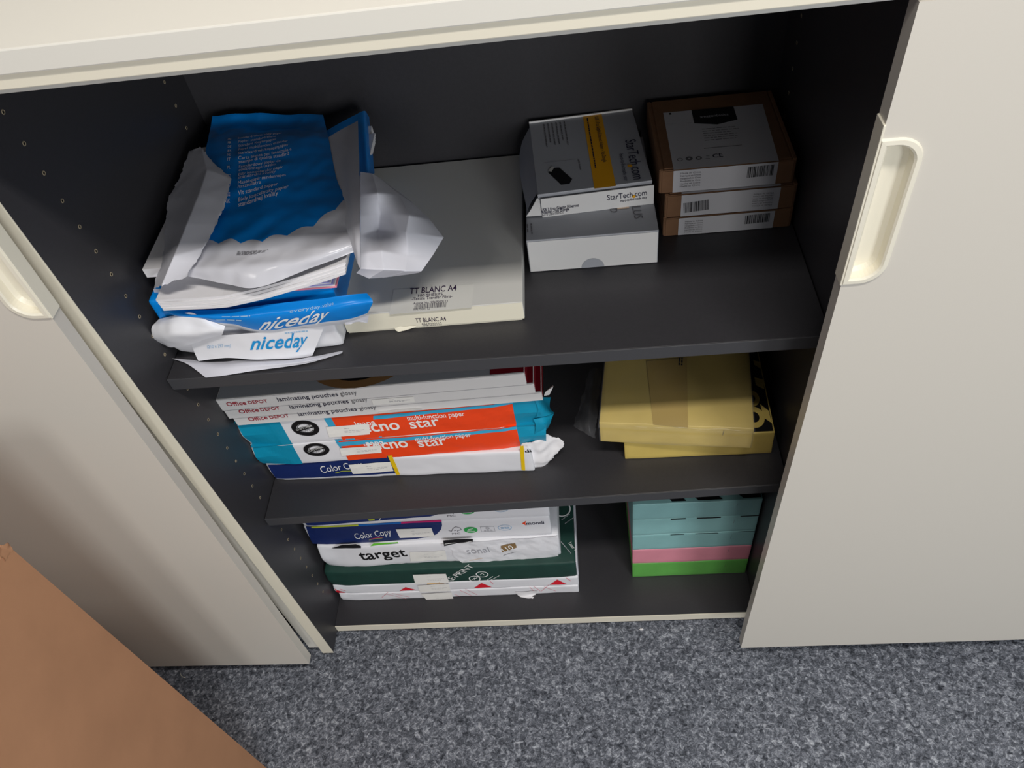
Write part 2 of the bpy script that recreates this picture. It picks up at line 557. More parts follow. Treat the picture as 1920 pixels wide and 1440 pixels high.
# shelves: the middle one sits crooked on its pegs, its right end higher
def shelf(zl, zr, y0, label):
    a = math.atan2(zr - zl, W)
    T = Matrix.Translation((0, 0, zl)) @ Matrix.Rotation(-a, 4, 'Y')
    L = (W - 0.002) / math.cos(a)
    s = box('shelf', 0.001, L, y0 + .0012, D - .001, -0.0186, 0.0, 'dark_lam', cab, 0.0006, T)
    s['label'] = label
    box('edge_band', 0.001, L, y0, y0 + .0012, -0.0186, 0.0, 'dark_edge', s, 0.0005, T)
shelf(0.4530, 0.4530, 0.0466, 'dark grey upper shelf, level')
shelf(0.1231, 0.1501, 0.0496, 'dark grey middle shelf, slightly crooked')

# drilled peg holes, 32 mm apart
def ring_mesh():
    v, f, mi = [], [], []
    n = 14
    for i in range(n):
        t = 2 * math.pi * i / n
        for r_, dx in ((0.0024, 0.0), (0.0021, 0.0004), (0.0013, 0.0002)):
            v.append((dx, r_ * math.cos(t), r_ * math.sin(t)))
    for i in range(n):
        j = (i + 1) % n
        for k in (0, 1):
            f.append((3 * i + k, 3 * j + k, 3 * j + k + 1, 3 * i + k + 1)); mi.append(0)
    f.append(tuple(3 * i + 2 for i in range(n))); mi.append(1)
    me = bpy.data.meshes.new('peg_hole')
    me.from_pydata(v, [], f)
    me.materials.append(M['chip']); me.materials.append(M['hole'])
    me.polygons.foreach_set('material_index', mi)
    return me
HOLE = ring_mesh()
def peg_column(panel, x, y, flip):
    k = 0
    for i in range(-4, 28):
        z = 0.6958 - 0.032 * i
        if abs(z - 0.444) < 0.016 or abs(z - 0.118) < 0.022 or z > 0.84 or z < -0.2:
            continue
        o = bpy.data.objects.new('peg_hole', HOLE)
        COL.objects.link(o)
        o.parent = panel
        p = WM[cab].inverted() @ Vector((x, y, z))
        o.location = p
        if flip:
            o.rotation_euler = (0, 0, math.pi)
        WM[o] = WM[cab]
peg_column(lp, 0.0, 0.071, False)
peg_column(lp, 0.0, 0.356, False)
peg_column(rp, W, 0.071, True)
peg_column(rp, W, 0.356, True)

# sliding doors with recessed pulls
def d_outline(x0, x1, z0, z1, r, n=8):
    """straight on the x0 side, rounded on the x1 side"""
    p = [(x0, z0)]
    for i in range(n + 1):
        t = -math.pi / 2 + math.pi / 2 * i / n
        p.append((x1 - r + r * math.cos(t), z0 + r + r * math.sin(t)))
    for i in range(n + 1):
        t = math.pi / 2 * i / n
        p.append((x1 - r + r * math.cos(t), z1 - r + r * math.sin(t)))
    p.append((x0, z1))
    return p

def door(T, sgn, w, h, hz, label):
    """local: edge at x = 0, body towards sgn*x, front at y = 0"""
    th = 0.016
    hole = d_outline(0.0035, 0.0320, hz + 0.003, hz + 0.143, 0.0195)
    bm = bmesh.new()
    out = [bm.verts.new((sgn * x, 0, z)) for x, z in ((0, 0), (w, 0), (w, h), (0, h))]
    inn = [bm.verts.new((sgn * x, 0, z)) for x, z in hole]
    ed = [bm.edges.new((out[i], out[(i + 1) % 4])) for i in range(4)]
    ed += [bm.edges.new((inn[i], inn[(i + 1) % len(inn)])) for i in range(len(inn))]
    bmesh.ops.triangle_fill(bm, edges=ed, use_beauty=True, use_dissolve=False, normal=(0, -1, 0))
    back = [bm.verts.new((sgn * x, th, z)) for x, z in ((0, 0), (w, 0), (w, h), (0, h))]
    bm.faces.new(back)
    for i in range(4):
        j = (i + 1) % 4
        bm.faces.new((out[i], out[j], back[j], back[i]))
    deep = [bm.verts.new((p.co.x, 0.0125, p.co.z)) for p in inn]
    for i in range(len(inn)):
        j = (i + 1) % len(inn)
        bm.faces.new((inn[i], inn[j], deep[j], deep[i]))
    bm.faces.new(deep)
    bmesh.ops.recalc_face_normals(bm, faces=list(bm.faces))
    bm.verts.index_update()
    v = [tuple(p.co) for p in bm.verts]
    f = [tuple(q.index for q in p.verts) for p in bm.faces]
    bm.free()
    d = obj('door', v, f, 'door', cab, T)
    d['label'] = label
    # pull: raised rim, sloping lip and pan
    prof = [(0.0, 0.0, 0.0), (0.0012, -0.0022, 0.0), (0.0048, -0.0024, 0.0), (0.0064, -0.0008, 0.0), (0.0072, 0.0075, 0.0), (0.0105, 0.0110, 0.0)]
    rows = []
    for ins, y, _ in prof:
        rows.append([(sgn * x, y, z) for x, z in d_outline(-0.0008 + ins, 0.0350 - ins, hz + ins, hz + 0.146 - ins, 0.0215 - ins * 0.8)])
    n = len(rows[0])
    v = [p for r_ in rows for p in r_]
    f = []
    for a in range(len(rows) - 1):
        for i in range(n):
            j = (i + 1) % n
            f.append((a * n + i, a * n + j, (a + 1) * n + j, (a + 1) * n + i))
    f.append(tuple((len(rows) - 1) * n + i for i in range(n)))
    hd = obj('handle', v, f, 'handle', d, T)
    hd['label'] = 'cream recessed oval door pull'
    c = bev_box(-0.0016 if sgn > 0 else -0.0004, 0.0004 if sgn > 0 else 0.0016, -0.0012, th, hz - 0.001, hz + 0.158, 0.0006)
    obj('edge_clip', c[0], c[1], 'handle', hd, T)
    g = bev_box(0.012 * sgn if sgn > 0 else -w + 0.03, w - 0.03 if sgn > 0 else -0.012, th, th + 0.010, 0.03, 0.055, 0.001)
    obj('guide_strip', g[0], g[1], 'rail', d, T)
    return d
TR = Matrix.Translation((0.7294, -0.036, -0.218))
door(TR, 1, 0.80, 1.0748, 0.828, 'white sliding door on the right')
TL = Matrix.Translation((-0.0259, -0.036, -0.2319)) @ Matrix.Rotation(0.0312, 4, 'Y')
door(TL, -1, 0.80, 1.085, 0.8736, 'white sliding door on the left, hanging askew')

# ------------------------------------------------------------------ tall carton in front of the left door
ct = thing('cardboard_carton', 'tall plain brown cardboard carton standing in front of the left door', 'carton', (-0.28, -0.38, FLOOR))
def carton_wall(name, a, b, z0, z1, thick, n=14, jag=0.0, inward=(0, 0), seed=0):
    """vertical board from a to b (bottom x,y and top x,y), slightly bowed"""
    v, f = [], []
    m_ = 8
    for side in (0, 1):
        for j in range(m_ + 1):
            t = j / m_
            for i in range(n + 1):
                s = i / n
                p0 = Vector(a[0]).lerp(Vector(b[0]), s); p1 = Vector(a[1]).lerp(Vector(b[1]), s)
                p = p0.lerp(p1, t)
                bow = 0.003 * math.sin(math.pi * s) * math.sin(math.pi * t)
                z = z0 + (z1 - z0) * t
                if j == m_ and jag:
                    z += jag * noise.noise(Vector((s * 30, seed, 3))) + jag * 0.5 * noise.noise(Vector((s * 90, seed, 8)))
                q = Vector((p.x - inward[0] * bow, p.y - inward[1] * bow, z))
                q += Vector((inward[0], inward[1], 0)) * thick * side
                v.append(tuple(q))
    k = (m_ + 1) * (n + 1)
    for j in range(m_):
        for i in range(n):
            q = j * (n + 1) + i
            f.append((q, q + 1, q + n + 2, q + n + 1))
            f.append((k + q, k + q + n + 1, k + q + n + 2, k + q + 1))
    for i in range(n):
        q = m_ * (n + 1) + i
        f.append((q, q + 1, k + q + 1, k + q)); f.append((i, k + i, k + i + 1, i + 1))
    for j in range(m_):
        for q in (j * (n + 1), j * (n + 1) + n):
            f.append((q, q + n + 1, k + q + n + 1, k + q))
    return obj(name, v, f, 'carton', ct, W0)
xb, xt = -0.0810, -0.0545
zt = 0.507
carton_wall('side_wall', ((xb, -0.2), (xt, -0.2)), ((xb, -0.62), (xt, -0.62)), FLOOR, zt, 0.005, inward=(-1, 0), jag=0.002, seed=1)
carton_wall('side_wall', ((-0.48, -0.62), (-0.49, -0.62)), ((-0.48, -0.2), (-0.49, -0.2)), FLOOR, zt, 0.005, inward=(1, 0), jag=0.001, seed=2)
carton_wall('end_wall', ((-0.48, -0.2), (-0.49, -0.2)), ((xb - .0055, -0.2), (xt - .0055, -0.2)), FLOOR, zt, 0.005, inward=(0, -1), jag=0.002, seed=3)
carton_wall('end_wall', ((xb - .0055, -0.62), (xt - .0055, -0.62)), ((-0.48, -0.62), (-0.49, -0.62)), FLOOR, zt, 0.005, inward=(0, 1), jag=0.001, seed=4)
for (p, n_) in (((-0.06, -0.21, -0.275, -0.61), 1), ((-0.275, -0.21, -0.49, -0.61), 2)):
    x0, y0, x1, y1 = p
    box('top_flap', min(x0, x1) + .001, max(x0, x1) - .001, y1, y0, zt - 0.006, zt - 0.001, 'carton', ct, 0.0008, W0)
# frayed corner where the tape was pulled off
fr = Patch([[(xt + .0003, -0.2005, 0.497), (xt + .0003, -0.206, 0.498), (xt + .0003, -0.214, 0.499)],
            [(xt + .0015, -0.198, 0.509), (xt + .001, -0.206, 0.514), (xt + .0006, -0.2135, 0.509)]], 0.0005, 60, 4, jag=0.0016)
fr.build('frayed_edge', ct, 'carton', 14, 8)

# ------------------------------------------------------------------ bottom shelf, left: large-format reams
G_A3 = 'large paper reams piled on the left'
def ream(n_label, L, S_, base, seed, name='paper_ream', **kw):
    t = thing(name, n_label, 'paper ream', L[0], L[1], L[2], G_A3)
    f_, t_ = wrapped_block('wrapper', S_[0], S_[1], S_[2], base, t, seed=seed, **kw)
    return t, f_, t_
def LS(loc, rz, ry): return (loc, rz, ry)
def SZ(w, d, h): return (w, d, h)

t, F, TP = ream('white ream with pale red line print and a dangling sticker, lowest in the bottom shelf', LS(loc=(0.0070, 0.0940, -0.2586), rz=0.0000, ry=0.0000), SZ(w=0.4540, d=0.3100, h=0.0290), 'wrap_white', 1, foldL=0.003)
lines(t, F, [((0.0799, 0.0105), (0.0974, 0.0319)), ((0.0898, 0.0257), (0.1256, 0.0020)), ((0.1034, 0.0269), (0.1332, 0.0084)),
             ((0.2200, 0.0125), (0.2286, 0.0027)), ((0.2330, 0.0294), (0.2521, 0.0030)), ((0.2436, 0.0330), (0.2628, 0.0066)),
             ((0.3640, 0.0316), (0.3718, 0.0088)), ((0.3720, 0.0332), (0.3821, 0.0124)), ((0.3841, 0.0122), (0.4009, 0.0373)), ((0.3905, 0.0294), (0.4107, 0.0100))], 0.0007, 'pink_line', 0.0007, 'line_print')
sticker(t, F, (0.1665, -0.0107), (0.2150, -0.0171), (0.2173, 0.0263), (0.1587, 0.0222), 11, 0.003)
sc = Patch([[(0.3426, 0.0920, -0.2425), (0.3614, 0.0920, -0.2441), (0.3857, 0.0920, -0.2395)], [(0.3470, 0.0913, -0.2572), (0.3631, 0.0906, -0.2570), (0.3801, 0.0942, -0.2572)], [(0.3539, 0.0883, -0.2582), (0.3640, 0.0856, -0.2578), (0.3740, 0.0848, -0.2582)]], 0.0003, 40, 2, jag=0.0010)
sc.build('torn_flap', t, 'paper', 14, 10)

t, F, TP = ream('white ream with red triangles printed along its side, under the green box', LS(loc=(0.0040, 0.0945, -0.2293), rz=0.0000, ry=0.0000), SZ(w=0.4580, d=0.3100, h=0.0325), 'wrap_white', 2, foldL=0.004)
for tri in ([(0.2637, 0.0061), (0.2969, 0.0059), (0.2806, 0.0243)], [(0.4044, 0.0069), (0.4361, 0.0064), (0.4199, 0.0260)],
            [(0.1229, 0.0048), (0.1542, 0.0060), (0.1372, 0.0190)], [(-0.0059, 0.0002), (0.0181, 0.0028), (-0.0022, 0.0219)]):
    poly(t, F, [(max(p[0], 0.002), p[1]) for p in tri], 'red', 0.0006, 'red_triangle')
lines(t, F, [((0.2974, 0.0311), (0.3015, 0.0178)), ((0.4367, 0.0320), (0.4437, 0.0186)), ((0.0127, 0.0202), (0.0209, 0.0128))], 0.0012, 'pink_line')
sticker(t, F, (0.1608, -0.0013), (0.2189, 0.0005), (0.2209, 0.0290), (0.1617, 0.0275), 12)

t, F, TP = ream('dark green paper box with white circle logos', LS(loc=(0.0040, 0.0940, -0.1965), rz=0.0000, ry=0.0000), SZ(w=0.4560, d=0.3120, h=0.0535), 'bottle', 3, foldL=0.004, foldR=0.002, crk=0.0005, r=0.003)
text(t, F, 'PRE-PRINT', (0.2164, -0.0068), (0.2777, 0.0572), 0.0135, 'white_print')
rings(t, F, [((0.2708, 0.0112)) + (0.0108, 0.0108, 0.84, 0), ((0.2867, 0.0267)) + (0.0115, 0.0105, 0.84, 0)], 'white_print', name='circle_logo')
lines(t, F, [((0.2654, 0.0085), (0.2712, 0.0143)), ((0.2712, 0.0143), (0.2693, 0.0081)), ((0.2693, 0.0081), (0.2764, 0.0160)), ((0.2824, 0.0239), (0.2874, 0.0318)), ((0.2874, 0.0318), (0.2901, 0.0232)),
             ((0.2910, 0.0020), (0.3049, 0.0178)), ((0.2991, 0.0035), (0.3167, 0.0189))], 0.0012, 'white_print')
text(t, TP, 'Laser +', (0.4450, 0.0394), (0.4549, 0.0230), 0.006, 'white_print')
textblock(t, TP, (0.4318, 0.0432), (0.4518, 0.0148), (0.004, 0.004), 1, 0.0012, 'soft_grey', 5)
textblock(t, TP, (0.4339, 0.0879), (0.4529, 0.1015), (-0.006, 0.008), 2, 0.0014, 'soft_grey', 6)
rings(t, TP, [((0.4355, 0.1104)) + (0.016, 0.016, 0.86, 0)], 'white_print', name='circle_logo')
sticker(t, F, (0.1593, 0.0024), (0.2219, 0.0015), (0.2224, 0.0374), (0.1620, 0.0384), 13)
quad(t, F, (0.1795, -0.0014), (0.2219, 0.0015), (0.2187, 0.0060), (0.1827, 0.0048), 'amber', 0.0018)
# white inner liner showing past the right end
v, f = bev_box(0.4562, 0.4592, 0.004, 0.30, 0.001, 0.0525, 0.0005)
obj('liner', v, f, 'paper_cool', t)

t, F, TP = ream('white ream with bold black lettering and a torn, wrinkled wrapper', LS(loc=(0.0110, 0.1035, -0.1425), rz=0.0120, ry=0.0000), SZ(w=0.4240, d=0.2900, h=0.0720), 'wrap_white', 4, crk=0.0020, foldL=0.006, foldR=0.003, lf=0.04)
text(t, F, 'target', (0.0700, 0.0267), (0.1552, 0.0313), 0.030, 'black', 0.016)
poly(t, F, [(0.0268, 0.0688), (0.0802, 0.0686), (0.0821, 0.0760), (0.0744, 0.0788), (0.0747, 0.0835), (0.0505, 0.0814)], 'black')
quad(t, F, (0.0973, 0.0725), (0.1486, 0.0781), (0.1485, 0.0819), (0.1051, 0.0810), 'leaf')
sticker(t, F, (0.1553, 0.0093), (0.2209, 0.0082), (0.2247, 0.0451), (0.1614, 0.0463), 14, 0.0010)
# torn outer layer standing proud of the wrapper on the right
lay = [(0.2208, 0.0702), (0.2370, 0.0456), (0.2349, 0.0225), (0.2436, 0.0057), (0.2543, -0.0117), (0.3069, -0.0093), (0.3648, -0.0056), (0.4194, 0.0003), (0.4236, 0.0755), (0.3683, 0.0761), (0.3180, 0.0762), (0.2719, 0.0757)]
def proud(x, z):
    q = Vector((x, 0, z))
    return 0.0016 + 0.0010 * noise.noise(q * 40) + 0.0009 * abs(noise.noise(q * 22 + Vector((4, 1, 2))))
F2 = Surf(lambda a, b, e: (a, F(a, b, proud(a, b) + e)[1], b))
poly(t, F2, [(p[0], min(p[1], 0.0712)) for p in lay], 'wrap_white', 0.0, 'torn_layer', step=0.008)
quad(t, F2, (0.2262, 0.0640), (0.2779, 0.0732), (0.2793, 0.0823), (0.2277, 0.0824), 'black', name='printed_patch')
lines(t, F2, [((0.2284, 0.0712), (0.2452, 0.0712)), ((0.2452, 0.0712), (0.2557, 0.0673)), ((0.2557, 0.0673), (0.2785, 0.0768))], 0.0012, 'white_print', 0.0009, 'print_scratch')
text(t, F2, 'sonal', (0.2621, 0.0313), (0.3022, 0.0346), 0.019, 'soft_grey', e=0.0009)
lines(t, F2, [((0.2609, 0.0058), (0.2872, 0.0148))], 0.0012, 'peach')
quad(t, F2, (0.3235, 0.0323), (0.3502, 0.0446), (0.3491, 0.0598), (0.3233, 0.0533), 'brown_print', 0.0011, name='badge')
text(t, F2, '110', (0.3268, 0.0358), (0.3454, 0.0433), 0.0125, 'white_print', 0.004, e=0.0019)
textblock(t, F2, (0.3238, 0.0187), (0.3474, 0.0277), (0, 0.004), 1, 0.0012, 'grey_text', 3)

def copy_ream(L, S_, label, seed):
    return ream(label, L, S_, 'wrap_white', seed, foldL=0.003, crk=0.0006, lf=0.02)
t, F, TP = copy_ream(LS(loc=(0.0060, 0.1110, -0.0701), rz=0.0000, ry=0.0000), SZ(w=0.4190, d=0.2900, h=0.0615), 'white and navy copy paper ream with green and blue logos, above the black-lettered ream', 5)
poly(t, F, [(-0.0010, 0.0033), (0.0506, 0.0025), (0.1079, 0.0031), (0.1834, 0.0077), (0.2087, 0.0128), (0.2232, 0.0207), (0.2334, 0.0360), (0.2378, 0.0498), (0.2391, 0.0619), (0.1594, 0.0621), (0.0767, 0.0616), (0.0054, 0.0617)], 'navy', 0.0006, 'navy_panel')
quad(t, F, (0.0151, 0.0600), (0.0965, 0.0598), (0.0979, 0.0650), (0.0164, 0.0643), 'lime', 0.001, name='colour_stripe')
quad(t, F, (0.0965, 0.0598), (0.1701, 0.0611), (0.1713, 0.0663), (0.0979, 0.0650), 'mid_blue', 0.001, name='colour_stripe')
quad(t, F, (0.1701, 0.0611), (0.2391, 0.0619), (0.2400, 0.0670), (0.1713, 0.0663), 'magenta', 0.001, name='colour_stripe')
text(t, F, 'Color Copy', (0.0821, 0.0166), (0.1486, 0.0273), 0.0185, 'white_print', 0.0, 0.35, 0.001)
lines(t, F, [((0.1042, 0.0147), (0.1164, 0.0182)), ((0.1164, 0.0182), (0.1297, 0.0189))], 0.0014, 'magenta', 0.001)
lines(t, F, [((0.1026, 0.0120), (0.1159, 0.0159)), ((0.1159, 0.0159), (0.1272, 0.0164))], 0.0010, 'lime', 0.001)
sticker(t, F, (0.1580, 0.0155), (0.2185, 0.0156), (0.2186, 0.0445), (0.1572, 0.0446), 15)
def logos(t, F, tree, gr, rect, bl):
    cx, cz = tree
    lines(t, F, [((cx - .012, cz - .002), (cx - .008, cz - .006)), ((cx - .008, cz - .006), (cx - .003, cz + .004)), ((cx - .003, cz + .004), (cx + .002, cz + .008)), ((cx + .002, cz + .008), (cx + .008, cz + .004)),
                 ((cx + .008, cz + .004), (cx + .010, cz - .003)), ((cx + .010, cz - .003), (cx + .004, cz - .004)), ((cx + .003, cz - .004), (cx + .003, cz - .009)), ((cx - .003, cz - .004), (cx + .001, cz - .003))], 0.0012, 'grey_text', name='tree_logo')
    text(t, F, 'FSC', (cx - .008, cz - .0165), (cx + .006, cz - .0165), 0.0048, 'grey_text')
    rings(t, F, [(gr[0], gr[1], 0.0118, 0.0098, 0.0, 0)], 'logo_green', name='oval_logo')
    lines(t, F, [((gr[0] - .007, gr[1] - .004), (gr[0] + .007, gr[1] - .004)), ((gr[0] - .004, gr[1] + .003), (gr[0] + .005, gr[1] + .005)), ((gr[0] - .006, gr[1] - .001), (gr[0] + .002, gr[1] + .001))], 0.0014, 'white_print', 0.001, 'logo_mark')
    x, z = rect
    a, b = 0.0115, 0.0085
    lines(t, F, [((x - a, z - b), (x + a, z - b)), ((x + a, z - b), (x + a, z + b)), ((x + a, z + b), (x - a, z + b)), ((x - a, z + b), (x - a, z - b))], 0.0007, 'soft_grey', name='frame_logo')
    rings(t, F, [(x, z + .003, 0.0035, 0.0035, 0.7, 0)], 'soft_grey', name='frame_logo')
    textblock(t, F, (x - .007, z - .003), (x + .008, z - .003), (0, .0028), 2, 0.0011, 'soft_grey', 8, ragged=0.05)
    rings(t, F, [(bl[0], bl[1], 0.0118, 0.0090, 0.92, 0)], 'pale_blue_text', name='oval_logo')
    textblock(t, F, (bl[0] - .007, bl[1] + .001), (bl[0] + .008, bl[1] + .001), (0, .0036), 2, 0.0016, 'pale_blue_text', 9, ragged=0.05)
logos(t, F, (0.2577, 0.0339), (0.2831, 0.0291), (0.3122, 0.0299), (0.3415, 0.0324))
poly(t, F, [(0.3719, 0.0439), (0.3779, 0.0364), (0.3773, 0.0443), (0.3798, 0.0510)], 'orange', name='arrow_logo')
text(t, F, 'mondi', (0.3789, 0.0380), (0.4085, 0.0389), 0.0092, 'navy_text', 0.006)

t, F, TP = copy_ream(LS(loc=(0.0080, 0.1110, -0.0083), rz=0.0000, ry=0.0000), SZ(w=0.4180, d=0.2900, h=0.0600), 'white and navy copy paper ream tucked right under the middle shelf', 6)
poly(t, F, [(0.0069, 0.0050), (0.0679, 0.0083), (0.1605, 0.0139), (0.2206, 0.0171), (0.2341, 0.0226), (0.245, 0.03), (0.245, 0.057), (0.006, 0.057)], 'navy', 0.0006, 'navy_panel')
quad(t, F, (0.1169, 0.0135), (0.1271, 0.0143), (0.1273, 0.0186), (0.1162, 0.0179), 'lime', 0.001, name='colour_stripe')
lines(t, F, [((0.1327, 0.0112), (0.1387, 0.0210))], 0.0012, 'white_print', 0.001, 'lettering')
logos(t, F, (0.2577, 0.0306), (0.2846, 0.0281), (0.3118, 0.0340), (0.3401, 0.0297))

# ------------------------------------------------------------------ bottom shelf, right: shrink-wrapped small packs
G_A4 = 'coloured paper packs in a stack'
def pack(label, L, S_, m, seed):
    t = thing('paper_pack', label, 'paper pack', L[0], L[1], L[2], G_A4)
    f_, t_ = wrapped_block('wrapper', S_[0], S_[1], S_[2], m, t, seed=seed, crk=0.0006, nx=40, r=0.0012)
    text(t, f_, 'l', (S_[0] - 0.040, 0.028), (S_[0] - 0.0385, 0.028), 0.012, 'grey_text', 0, 0.3)
    return t, f_, t_
pack('bright green paper pack at the foot of the right-hand stack', LS(loc=(0.5615, 0.1205, -0.2584), rz=0.0000, ry=0.0000), SZ(w=0.2070, d=0.2820, h=0.0530), 'green_paper', 21)
pack('pink paper pack between the green and pale cyan packs', LS(loc=(0.5615, 0.1205, -0.2051), rz=0.0000, ry=0.0000), SZ(w=0.2070, d=0.2820, h=0.0510), 'pink_paper', 22)
t, F, TP = pack('pale cyan paper pack lying directly on the pink one', LS(loc=(0.5615, 0.1205, -0.1538), rz=0.0000, ry=0.0000), SZ(w=0.2070, d=0.2820, h=0.0515), 'cyan_paper', 23)
for A, B in (((0.0642, 0.0532), (0.0876, 0.0539)), ((0.1064, 0.0540), (0.1449, 0.0542)), ((0.1778, 0.0549), (0.2095, 0.0556))):
    lines(t, F, [((A[0], 0.0500), (B[0], 0.0500))], 0.0016, 'black', 0.0008, 'black_bar')
t, F, TP = pack('pale cyan paper pack in the middle of three cyan ones', LS(loc=(0.5615, 0.1205, -0.1020), rz=0.0000, ry=0.0000), SZ(w=0.2070, d=0.2820, h=0.0515), 'cyan_paper', 24)
for A, B in (((0.0631, 0.0522), (0.0876, 0.0517)), ((0.1059, 0.0526), (0.1449, 0.0534)), ((0.1768, 0.0539), (0.2103, 0.0543))):
    lines(t, F, [((A[0], 0.0496), (B[0], 0.0496))], 0.0028, 'black', 0.0008, 'black_bar')
t, F, TP = pack('topmost pale cyan paper pack with black bars printed on top', LS(loc=(0.5615, 0.1205, -0.0502), rz=0.0000, ry=0.0000), SZ(w=0.2070, d=0.2820, h=0.0480), 'cyan_paper', 25)
for q in (((0.0630, 0.0010), (0.0863, 0.0003), (0.0816, 0.0076), (0.0592, 0.0079)), ((0.1056, 0.0013), (0.1444, 0.0013), (0.1380, 0.0090), (0.0998, 0.0086)),
          ((0.1769, 0.0019), (0.2099, 0.0014), (0.2116, 0.0103), (0.1710, 0.0089))):
    a, b, c, d = q
    k = 2.5
    c2_ = (b[0] + (c[0] - b[0]) * k, b[1] + (c[1] - b[1]) * k); d2_ = (a[0] + (d[0] - a[0]) * k, a[1] + (d[1] - a[1]) * k)
    lim = lambda p: (min(p[0], 0.205), max(p[1], 0.003))
    quad(t, TP, lim(a), lim(b), lim(c2_), lim(d2_), 'black', 0.0006, 6, 4, 'black_bar')

# ------------------------------------------------------------------ middle shelf, left
t, F, TP = ream('white and navy copy paper ream with yellow stripes, lowest on the middle shelf', LS(loc=(0.0040, 0.1185, 0.1237), rz=-0.0400, ry=-0.0350), SZ(w=0.4110, d=0.2750, h=0.0508), 'wrap_white', 31, foldL=0.003, crk=0.0012, lf=0.02)
quad(t, F, (0.0024, 0.0057), (0.1985, 0.0081), (0.2001, 0.0569), (0.0032, 0.0426), 'navy', 0.0006, 24, 6, 'navy_panel')
quad(t, F, (0.1975, 0.0045), (0.2035, 0.0048), (0.2053, 0.0579), (0.1985, 0.0570), 'yellow', 0.0010, 2, 6, 'yellow_stripe')
quad(t, F, (0.3914, 0.0043), (0.3969, 0.0039), (0.4031, 0.0675), (0.3975, 0.0666), 'yellow', 0.0010, 2, 6, 'yellow_stripe')
text(t, F, 'di', (0.4031, 0.0490), (0.4126, 0.0503), 0.0075, 'black', 0.02)
text(t, F, 'Color Copy', (0.0852, 0.0195), (0.1552, 0.0306), 0.0165, 'white_print', 0.0, 0.35, 0.0012)
lines(t, F, [((0.1041, 0.0167), (0.1166, 0.0210)), ((0.1166, 0.0210), (0.1321, 0.0214))], 0.0013, 'lime', 0.0012)
sticker(t, F, (0.1313, 0.0134), (0.1965, 0.0162), (0.1984, 0.0417), (0.1327, 0.0393), 16)
cr = Patch([[(0.4003, 0.1110, 0.1965), (0.4215, 0.1130, 0.1996), (0.4373, 0.1200, 0.2029), (0.4481, 0.1250, 0.1912)],
            [(0.4012, 0.1090, 0.1752), (0.4234, 0.1100, 0.1771), (0.4432, 0.1180, 0.1788), (0.4606, 0.1220, 0.1809)],
            [(0.4019, 0.1090, 0.1504), (0.4212, 0.1080, 0.1528), (0.4393, 0.1120, 0.1605), (0.4566, 0.1180, 0.1681)],
            [(0.4030, 0.1100, 0.1289), (0.4150, 0.1080, 0.1279), (0.4279, 0.1120, 0.1365), (0.4400, 0.1160, 0.1478)]], 0.0035, 42, 7, jag=0.003, crease=0.9)
cr.build('crumpled_end', t, 'paper', 30, 26)

def tecno(label, L, S_, seed, d):
    t, F, TP = ream(label, L, S_, 'wrap_white', seed, foldL=0.007, foldR=0.007, lf=0.05, crk=0.001, r=0.0010)
    hh = S_[2]
    full = lambda q: ((q[0][0], 0.0001), (q[1][0], 0.0001), (q[2][0], hh - 0.0001), (q[3][0], hh - 0.0001))
    for key in ('tealL', 'tealR', 'orange'):
        d[key] = full(d[key])
    quad(t, F, *d['tealL'], 'teal', 0.0006, 16, 8, 'teal_panel')
    quad(t, F, *d['tealR'], 'teal', 0.0006, 12, 8, 'teal_panel')
    quad(t, F, *d['sky'], 'cyan_line', 0.0006, 10, 4, 'sky_panel')
    quad(t, F, *d['orange'], 'orange', 0.0009, 40, 8, 'orange_panel')
    quad(t, F, *d['stripe'], 'cyan_line', 0.0012, 30, 2, 'sky_stripe')
    for key, mm in (('tealL', 'teal'), ('orange', 'orange'), ('tealR', 'teal')):
        x0_, x1_ = d[key][3][0], d[key][2][0]
        quad(t, TP, (x0_, 0.0003), (x1_, 0.0003), (x1_, 0.03), (x0_, 0.03), mm, 0.0005, 16, 3, 'top_print')
    text(t, F, 'tecno', *d['tecno'], 0.0225, 'white_print', 0.018, 0, 0.0013)
    text(t, F, 'inapa', *d['inapa'], 0.0115, 'white_print', 0.012, 0, 0.0013)
    text(t, F, 'star', *d['star'], 0.0215, 'white_print', 0.012, 0, 0.0013)
    text(t, F, 'multi-function paper', *d['multi'], 0.0100, 'white_print', 0.006, 0, 0.0013)
    (l, r_), (b, tp) = d['seal']
    cx, cz = (l[0] + r_[0]) / 2, (b[1] + tp[1]) / 2
    rx, rz = (r_[0] - l[0]) / 2, (tp[1] - b[1]) / 2
    rings(t, F, [(cx, cz, rx, rz, 0.62, 0), (cx, cz, rx * .58, rz * .58, 0.93, 0)], 'black', 0.0008, 'seal')
    k = rx * 0.80
    pts = [(cx - k, cz - rz * .42), (cx + k * .95, cz + rz * .12), (cx + k * .9, cz + rz * .42), (cx - k * 1.02, cz - rz * .02)]
    quad(t, F, *pts, 'black', 0.0012, 6, 2, 'seal_band')
    text(t, F, '100%', (cx - rx * .28, cz - rz * .42), (cx + rx * .35, cz - rz * .28), 0.0045, 'grey_text', 0, 0, 0.0014)
    text(t, F, 'CUSTOMER', (cx - k * .85, cz - rz * .20), (cx + k * .80, cz + rz * .24), 0.0038, 'white_print', 0, 0, 0.0016)
    sticker(t, F, *d['stick'], seed)
    # pinched wrapper ears at the right end
    return t, F, TP
